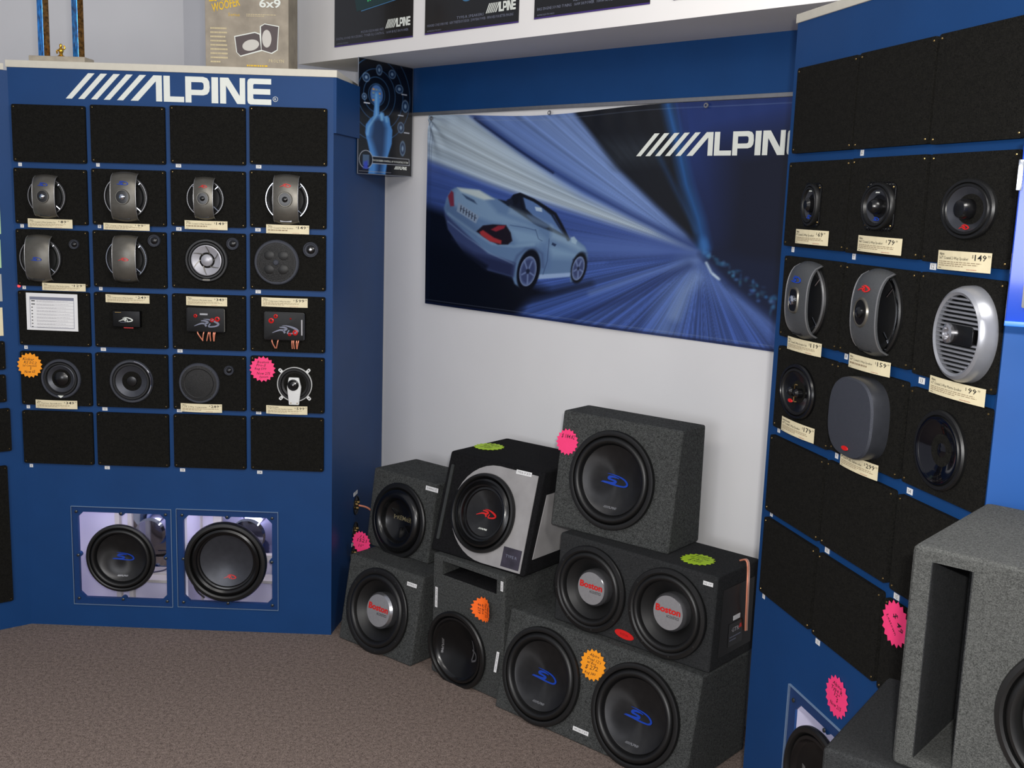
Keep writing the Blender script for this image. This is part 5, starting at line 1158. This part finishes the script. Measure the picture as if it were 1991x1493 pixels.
# hand poster across the corner ------------------------------------------
a = hit(SF, 694.8, 339.5, .006); b = hit(WF, 798.5, 340, .02)
PL = SF @ Vector((a[0], 0, .006)); PR = WF @ Vector((b[0], 0, .02)); pz0 = ((SF @ Vector((a[0], a[1], 0))).z + (WF @ Vector((b[0], b[1], 0))).z) / 2
PFm = frame((PL.x, PL.y, pz0), PR - PL); pw = (PR - PL).length; ph = ZS - .003 - pz0
def poster_art(U, V):
    X = U * 100; Y = (1 - V) * 190; A = Art(X, Y, (6, 8, 14))
    for r in (15, 24, 35, 50, 64): A.ell(32, 56, r * .98, r * 1.22, (60, 104, 150), 0, .8, .9, 1.0)
    A.ell(32, 56, 11.5, 17, (70, 110, 170), 0, 1.5)
    for i in range(4):
        for j in range(3): A.poly([(24 + 5.5 * j, 46 + i * 6), (28 + 5.5 * j, 46 + i * 6), (28 + 5.5 * j, 49 + i * 6), (24 + 5.5 * j, 49 + i * 6)], [(220, 150, 80), (130, 150, 140), (90, 140, 180)][(i + j) % 3], .8, .8)
    H = (74, 134, 200)
    A.poly([(18, 190), (22, 160), (17, 140), (12, 122), (13, 108), (20, 98), (26, 92), (30, 52), (34, 50), (37, 56), (37, 88), (40, 84), (45, 84), (47, 90), (52, 88), (56, 92), (58, 104), (62, 112), (61, 136), (54, 158), (50, 190)], H, 1.2)
    A.poly([(26, 100), (34, 94), (44, 96), (50, 110), (48, 150), (42, 190), (33, 190), (34, 160), (22, 128)], (20, 40, 74), 5, .85)
    A.line([(31, 56), (32, 90), (18, 112), (16, 124)], 3, (130, 184, 226), 2, .8); A.line([(41, 88), (42, 96)], 5, (120, 176, 220), 2); A.line([(50, 92), (51, 98)], 4, (110, 168, 214), 2)
    for x, y, w_, h_ in ((13, 30, 6, 7), (36, 14, 5, 8), (60, 17, 6, 7), (74, 40, 7, 7), (86, 68, 6, 10), (78, 106, 6, 9), (82, 142, 5, 12), (10, 62, 4, 5)):
        A.ell(x, y, w_, h_, (30, 54, 88), 0, 1.2, .9); A.ell(x, y, w_, h_, (130, 160, 190), 0, .9, .8, 1.2); A.ell(x, y, w_ * .4, h_ * .4, (150, 176, 200), 0, 1, .8)
    for x, y in ((78, 47), (72, 84), (84, 113), (9, 71)): A.poly([(x, y), (x + 11, y), (x + 11, y + 2), (x, y + 2)], (205, 210, 220), .6)
    A.poly([(20, 160), (96, 160), (96, 172), (20, 172)], (8, 9, 16), .8); A.line([(20, 160), (95, 160), (96, 171), (20, 172), (20, 160)], 1, (200, 206, 214), .6)
    A.ell(14, 166, 12, 15, (8, 10, 18), 0, 1); A.ell(14, 166, 12, 15, (190, 196, 205), 0, .7, 1, 1); A.poly([(8, 158), (20, 158), (20, 176), (8, 176)], (70, 92, 120), 1); A.poly([(10, 170), (17, 168), (18, 182), (9, 182)], (50, 70, 180), 2)
    A.line([(2, 186), (60, 186)], .8, (150, 150, 155), .6)
    return A
tpz = thing('touch_poster', 'narrow black poster of a blue hand touching a screen, hung across the corner', 'poster', PFm)
link('printed_sheet', print_mesh('printed_sheet', 150, 270, lambda U, V: np.stack([U * pw, V * ph, .003 + 0 * U], -1), poster_art, attrmat('poster_print', .25, .5)), tpz)
part('backing', gbox(-.002, pw + .002, -.002, ph + .001, .0, .0028), mat('poster_backing', (120, 125, 135), .5), tpz, smooth=False)
part('lettering', gxf(gscale(alpine(.030 * ph, 0, .0005), .85, 1), T3(pw * .66, ph * .055, .0034)), LOGOW, tpz, smooth=False)
part('caption', gxf(text('TOUCHSCREEN CONTROL OF YOUR ENTIRE SYSTEM', ph * .017, .0036, pw * .68, 'L', 1, .01), T3(pw * .25, ph * .115)), LOGOW, tpz, smooth=False)

# posters on the bulkhead -------------------------------------------------
BK = WF @ T3(0, 0, .3605)
BLKP = mat('black_poster_paper', (13, 12, 14), .3, noise=.1, coat=.2)
def bposter(p, q, label, lines_, deco, xr=None):
    x0, y0 = hit(BK, *p, 0); x1, y1 = hit(BK, *q, 0); y0 = (y0 + y1) / 2; wd = x1 - x0; hgt = .60
    t = thing('wall_poster', label, 'poster', BK @ T3(x0, y0, 0), 'black posters along the bulkhead')
    part('sheet', gbox(0, wd, 0, hgt, 0, .002), BLKP, t, smooth=False)
    part('violet_edge', gbox(0, wd, 0, .005, .002, .0023), mat('violet_print', (60, 40, 110), .5), t, smooth=False)
    if lines_:
        part('lettering', gxf(gscale(alpine(.032, 0, .0005), wd * .30 / (ALW * .032), 1), T3(wd * .67, .045, .0022)), LOGOW, t, smooth=False)
        for g_ in (gxf(text(lines_[0], .009, .0026, wd * .29, 'L', 1), T3(wd * .36, .040)), gxf(text(lines_[1], .009, .0026, wd * .92, 'L', 1), T3(wd * .03, .026)), gxf(text(lines_[2], .005, .0026, wd * .16, 'L', 1), T3(wd * .03, .009))): part('caption', g_, GREY, t, smooth=False)
    deco(t, wd)
def d1(t, wd, d=-.05):
    part('radio_picture', [(gprism([(.30 * wd, .175 + d), (.95 * wd, .205 + d), (.95 * wd, .30 + d), (.25 * wd, .27 + d)], .002, .0026), mat('dark_teal_print', (18, 50, 52), .4)), (gjoin(*[gbox((.44 + .028 * k) * wd, (.455 + .028 * k) * wd, .205 + .002 * k + d, .222 + .004 * k + d, .0026, .0030) for k in range(7)]), mat('green_print', (60, 190, 110), .4)), (gprism([(.36 * wd, .172 + d), (.9 * wd, .198 + d), (.9 * wd, .201 + d), (.36 * wd, .176 + d)], .0026, .003), mat('steel_blue_print', (60, 110, 150), .4))], None, t, smooth=False)
def d2(t, wd, d=-.058): part('ring_picture', [(ribbon([(.36 * wd, .25 + d), (.38 * wd, .20 + d), (.44 * wd, .165 + d), (.52 * wd, .168 + d), (.56 * wd, .20 + d)], [.006, .014, .018, .012, .004], .002, .0026), mat('steel_blue_print', (60, 110, 150), .4)), (gprism([(.46 * wd, .19 + d), (.56 * wd, .20 + d), (.54 * wd, .28 + d), (.45 * wd, .28 + d)], .002, .0024), mat('maroon_print', (50, 10, 14), .4))], None, t, smooth=False)
bposter((651, 93.5), (803, 71), 'black poster on the bulkhead, leftmost, with a green lit radio at its lower edge', ('MULTI-PROCESSOR HEAD UNITS', 'DIGITAL SOUND PROCESSING   TUNER EQ CONTROL   160W BUILT-IN POWER', 'ALPINE ELECTRONICS'), d1)
bposter((826.5, 68.5), (1008.5, 44), 'black poster on the bulkhead, second from left, with a blue ring at its lower edge', ('TYPE-R SPEAKERS', 'HIGH-END CONE SURROUND   NEW TWEETER BY DESIGN   250W PEAK POWER   IMPROVED FOR BETTER IMAGING', 'ALPINE ELECTRONICS'), d2)
bposter((1039, 38.5), (1264, 7.5), 'black poster on the bulkhead, third from left, mostly cut by the picture top', ('KEY ACCESSORIES', 'BASS ENGINE SOUND TUNING   160W X4 POWER   1000W AMPLIFIER AND CONTROLLER', 'ALPINE ELECTRONICS'), lambda t, w_: None)
bposter((1310, 2), (1500, -26), 'black poster on the bulkhead, rightmost, only its corner in view', None, lambda t, w_: None)

# glossy blue unit hanging at the right edge ------------------------------
o = CAM + ray(1952, 633) * 1.72; o2 = CAM + ray(1983, 275) * 1.72
UF = frame(o, (math.cos(-.45), math.sin(-.45), 0), (0, 0, 1))
hgt = (o2 - o).length
tu = thing('display_sign', 'glossy deep blue hanging display with a black label, cut by the right picture edge', 'sign', UF)
GB = mat('glossy_royal_blue', (.006, .05, .42), .15, noise=.06, nscale=4, lin=True, coat=.6)
part('panel', gbox(0, .34, 0, hgt, -.03, 0), GB, tu, bev=.004)
part('lower_edge', gbox(0, .34, 0.0, .008, 0, .004), mat('bright_blue_plastic', (30, 110, 230), .3), tu, bev=.001)
part('label_plate', [(gprism(rrect(.022, .16, .030, .068, .003), 0, .002), RUBG), (gxf(text('UNIVERSAL', .008, .0024, .06, 'L', 1), T3(.03, .055)), LOGOW), (gxf(text('TOUCH', .007, .0024, .035, 'L', 1), T3(.045, .038)), LOGOW)], None, tu, smooth=False)
part('chrome_clip', gbox(-.004, .004, hgt * .72, hgt * .88, -.01, .006), CHROME, tu, bev=.001)
bpy.context.view_layer.update()

# neighbour cabinet's boards and cards ------------------------------------
NB = [(663, 718, 10, 'B'), (728, 781, 12, 'B'), (793, 876, 21, 'B'), (904, 1168, 20, 'B'), (398, 455, 1.5, 'P'), (466, 521, 2.5, 'P'), (533, 586, 4.5, 'S'), (598, 653, 6.5, 'P')]
for i, (ya, yb, xr, kd) in enumerate(NB):
    p = hit(NF, xr, ya, .008); q = hit(NF, xr, yb, .008); x1 = (p[0] + q[0]) / 2
    if kd == 'B':
        t = thing('mounting_board', ('small black board at the left picture edge, upper of the short pair', 'small black board at the left picture edge, lower of the short pair', 'black board at the left picture edge, just above the tallest one', 'tallest black board at the left picture edge, near the floor')[i], 'board', NF @ T3(x1, q[1], .0003), 'black boards on the cabinet at the left picture edge')
        part('carpeted_panel', gprism(rrect(-.28, 0, 0, p[1] - q[1], .006, 2), 0, .0117), BOARD, t, smooth=False)
        for a, b in ((-.009, .009), (-.009, p[1] - q[1] - .009)): link('screw', screwmesh, t, T3(a, b, .0117))
    else:
        m = {4: mat('pale_green_card', (170, 205, 165), .6), 5: MATS.get('pale_green_card'), 6: mat('grey_card', (165, 168, 165), .5), 7: PAPER}[i]
        solo('display_card', gbox(-.12, 0, 0, p[1] - q[1], 0, .002), m or PAPER, NF @ T3(x1, q[1], .0003), ('topmost pale green card at the left picture edge', 'second pale green card at the left picture edge', 'grey card with two dark holes at the left picture edge', 'lowest cream card at the left picture edge')[i - 4], 'card', 'cards on the cabinet at the left picture edge', smooth=False)

# things on top of the left cabinet --------------------------------------
zt = LH + .0265
def ontop(px, back): x, _ = hit(LF, px, 130, -back); return x
xa = ontop(400, .10); xb = ontop(561, .10); BF = LF @ T3(xa, zt, -.10); bw = xb - xa; bh = .42
t = thing('speaker_carton', 'printed grey carton reading 6x9 standing on top of the lettered cabinet', 'box', BF)
GC = mat('mottled_grey_print', (150, 140, 124), .6, noise=.22, nscale=16)
part('carton', gbox(0, bw, 0, bh, -.16, 0), GC, t, bev=.0015, smooth=False)
YP = mat('yellow_print', (220, 178, 20), .5, noise=.15, nscale=60)
sc_ = bw / 161.      # metres per pixel across the carton
def K(px, py): return ((px - 400) * sc_, (131 - py) * sc_)
part('size_lettering', gxf(text('6x9', 15 * sc_, .0012, 41 * sc_, 'L', 3, .02), T3(*K(505, 13))), LOGOW, t, smooth=False, label='white numerals 6x9')
part('word_lettering', gjoin(gxf(text('WOOFER', 15 * sc_, .0012, 54 * sc_, 'L', 2, .02, .2), T3(*K(416, 24)) @ RZ(.25)), gxf(text('BASS', 14 * sc_, .0012, 50 * sc_, 'L', 2, .03, .2), T3(*K(408, 5)) @ RZ(.1)), gxf(text('Series', 6 * sc_, .0012, 22 * sc_, 'L', 1), T3(*K(445, 31)))), YP, t, smooth=False, label='yellow slanted lettering')
CRP = mat('cream_print', (205, 190, 150), .6)
for g_ in (gxf(text('PROLYN', 6 * sc_, .0012, 29 * sc_, 'L', 1), T3(*K(523, 115))), gxf(lines(9, 34 * sc_, 70 * sc_), T3(*K(410, 52), .0012)), gxf(lines(2, 60 * sc_, 6 * sc_), T3(*K(480, 26), .0012))): part('small_lettering', g_, CRP, t, smooth=False)
part('foot_lettering', gxf(lines(1, 75 * sc_, 7 * sc_), T3(*K(480, 120), .0012)), YP, t, smooth=False)
pa = [K(*q) for q in ((456, 68), (496, 59), (506, 62), (506, 48), (515, 43), (543, 47), (540, 92), (529, 99), (510, 94), (468, 106), (460, 98))]
part('picture_outline', gholes(pa, [], .0004, .0009), LOGOW, t, smooth=False)
pb = [K(*q) for q in ((458, 69.5), (496, 61), (505, 64), (508, 92), (468, 104), (461.5, 98))]; pc = [K(*q) for q in ((508, 49), (515, 44.5), (541.5, 48.5), (538.5, 91), (528, 97), (509, 92))]
part('picture_boxes', gjoin(gholes(pb, [], .0009, .0013), gholes(pc, [], .0009, .0013)), mat('brown_print', (74, 62, 62), .5), t, smooth=False)
k1 = K(488, 84); k2 = K(519, 71)
part('picture_cones', gjoin(gxf(lathe([(16.5 * sc_, .0013), (15 * sc_, .0018), (0, .0018)], 28, 1, .62), T3(*k1) @ RZ(.25)), gxf(lathe([(16.5 * sc_, .0013), (15 * sc_, .0018), (0, .0018)], 28, .55), T3(*k2))), mat('pale_print', (196, 192, 184), .5), t, smooth=False)
# trophy
y0 = hit(LF, 110, 130, -.06)
xa = ontop(56, .06); xb = ontop(165, .06); TF = LF @ T3((xa + xb) / 2, zt, -.06); wd = xb - xa; s = wd / 109.
t = thing('trophy', 'two-column trophy with blue holographic columns and a small gold figure on the left cabinet top', 'trophy', TF)
part('marble_base', gbox(-wd / 2, wd / 2, 0, 13 * s, -.09, 0), mat('ivory_marble', (165, 155, 138), .3, noise=.15, nscale=30), t, bev=.003)
HB = mat('blue_holographic_foil', (25, 120, 200), .25, .4, noise=.7, nscale=90, stretch=(1, .5, 1)); HG = mat('bronze_holographic_foil', (112, 80, 40), .2, .7, noise=.7, nscale=90)
for px, col in ((77, 0), (144.5, 1)):
    cx = (px - 110.5) * s
    part('column', [(gxf(gprism([(-.5, 0), (.14, -.46), (.17, -.44), (-.45, .1)], 0, 1), Matrix(((23 * s, 0, 0, cx), (0, 0, .46, 13 * s), (0, -23 * s, 0, -.045), (0, 0, 0, 1)))), HB), (gxf(gprism([(.14, -.46), (.5, 0), (.45, .1), (.0, .38), (-.45, .1), (.14, -.40)], 0, 1), Matrix(((23 * s, 0, 0, cx), (0, 0, .46, 13 * s), (0, -23 * s, 0, -.045), (0, 0, 0, 1)))), HG)], None, t, smooth=False, label='column with blue foil front and bronze side')
GOLD = mat('gold_plastic', (215, 165, 60), .22, .95)
fig = part('gold_figure', gxf(gjoin(gxf(lathe([(6 * s, 0), (7 * s, 2 * s), (4 * s, 4 * s), (3 * s, 7 * s), (5 * s, 11 * s), (4.5 * s, 15 * s), (2 * s, 18 * s), (3 * s, 21 * s), (2.5 * s, 24 * s), (0, 26 * s)], 16), Matrix.Rotation(-PI / 2, 4, 'X')),
     tube([(3 * s, 14 * s, 0), (8 * s, 17 * s, 0), (6 * s, 22 * s, .002)], 1.6 * s, 6), tube([(-3 * s, 14 * s, 0), (-8 * s, 12 * s, 0), (-7 * s, 7 * s, .002)], 1.6 * s, 6)), T3(1.5 * s, 13 * s, -.035)), GOLD, t, label='small gold figure')
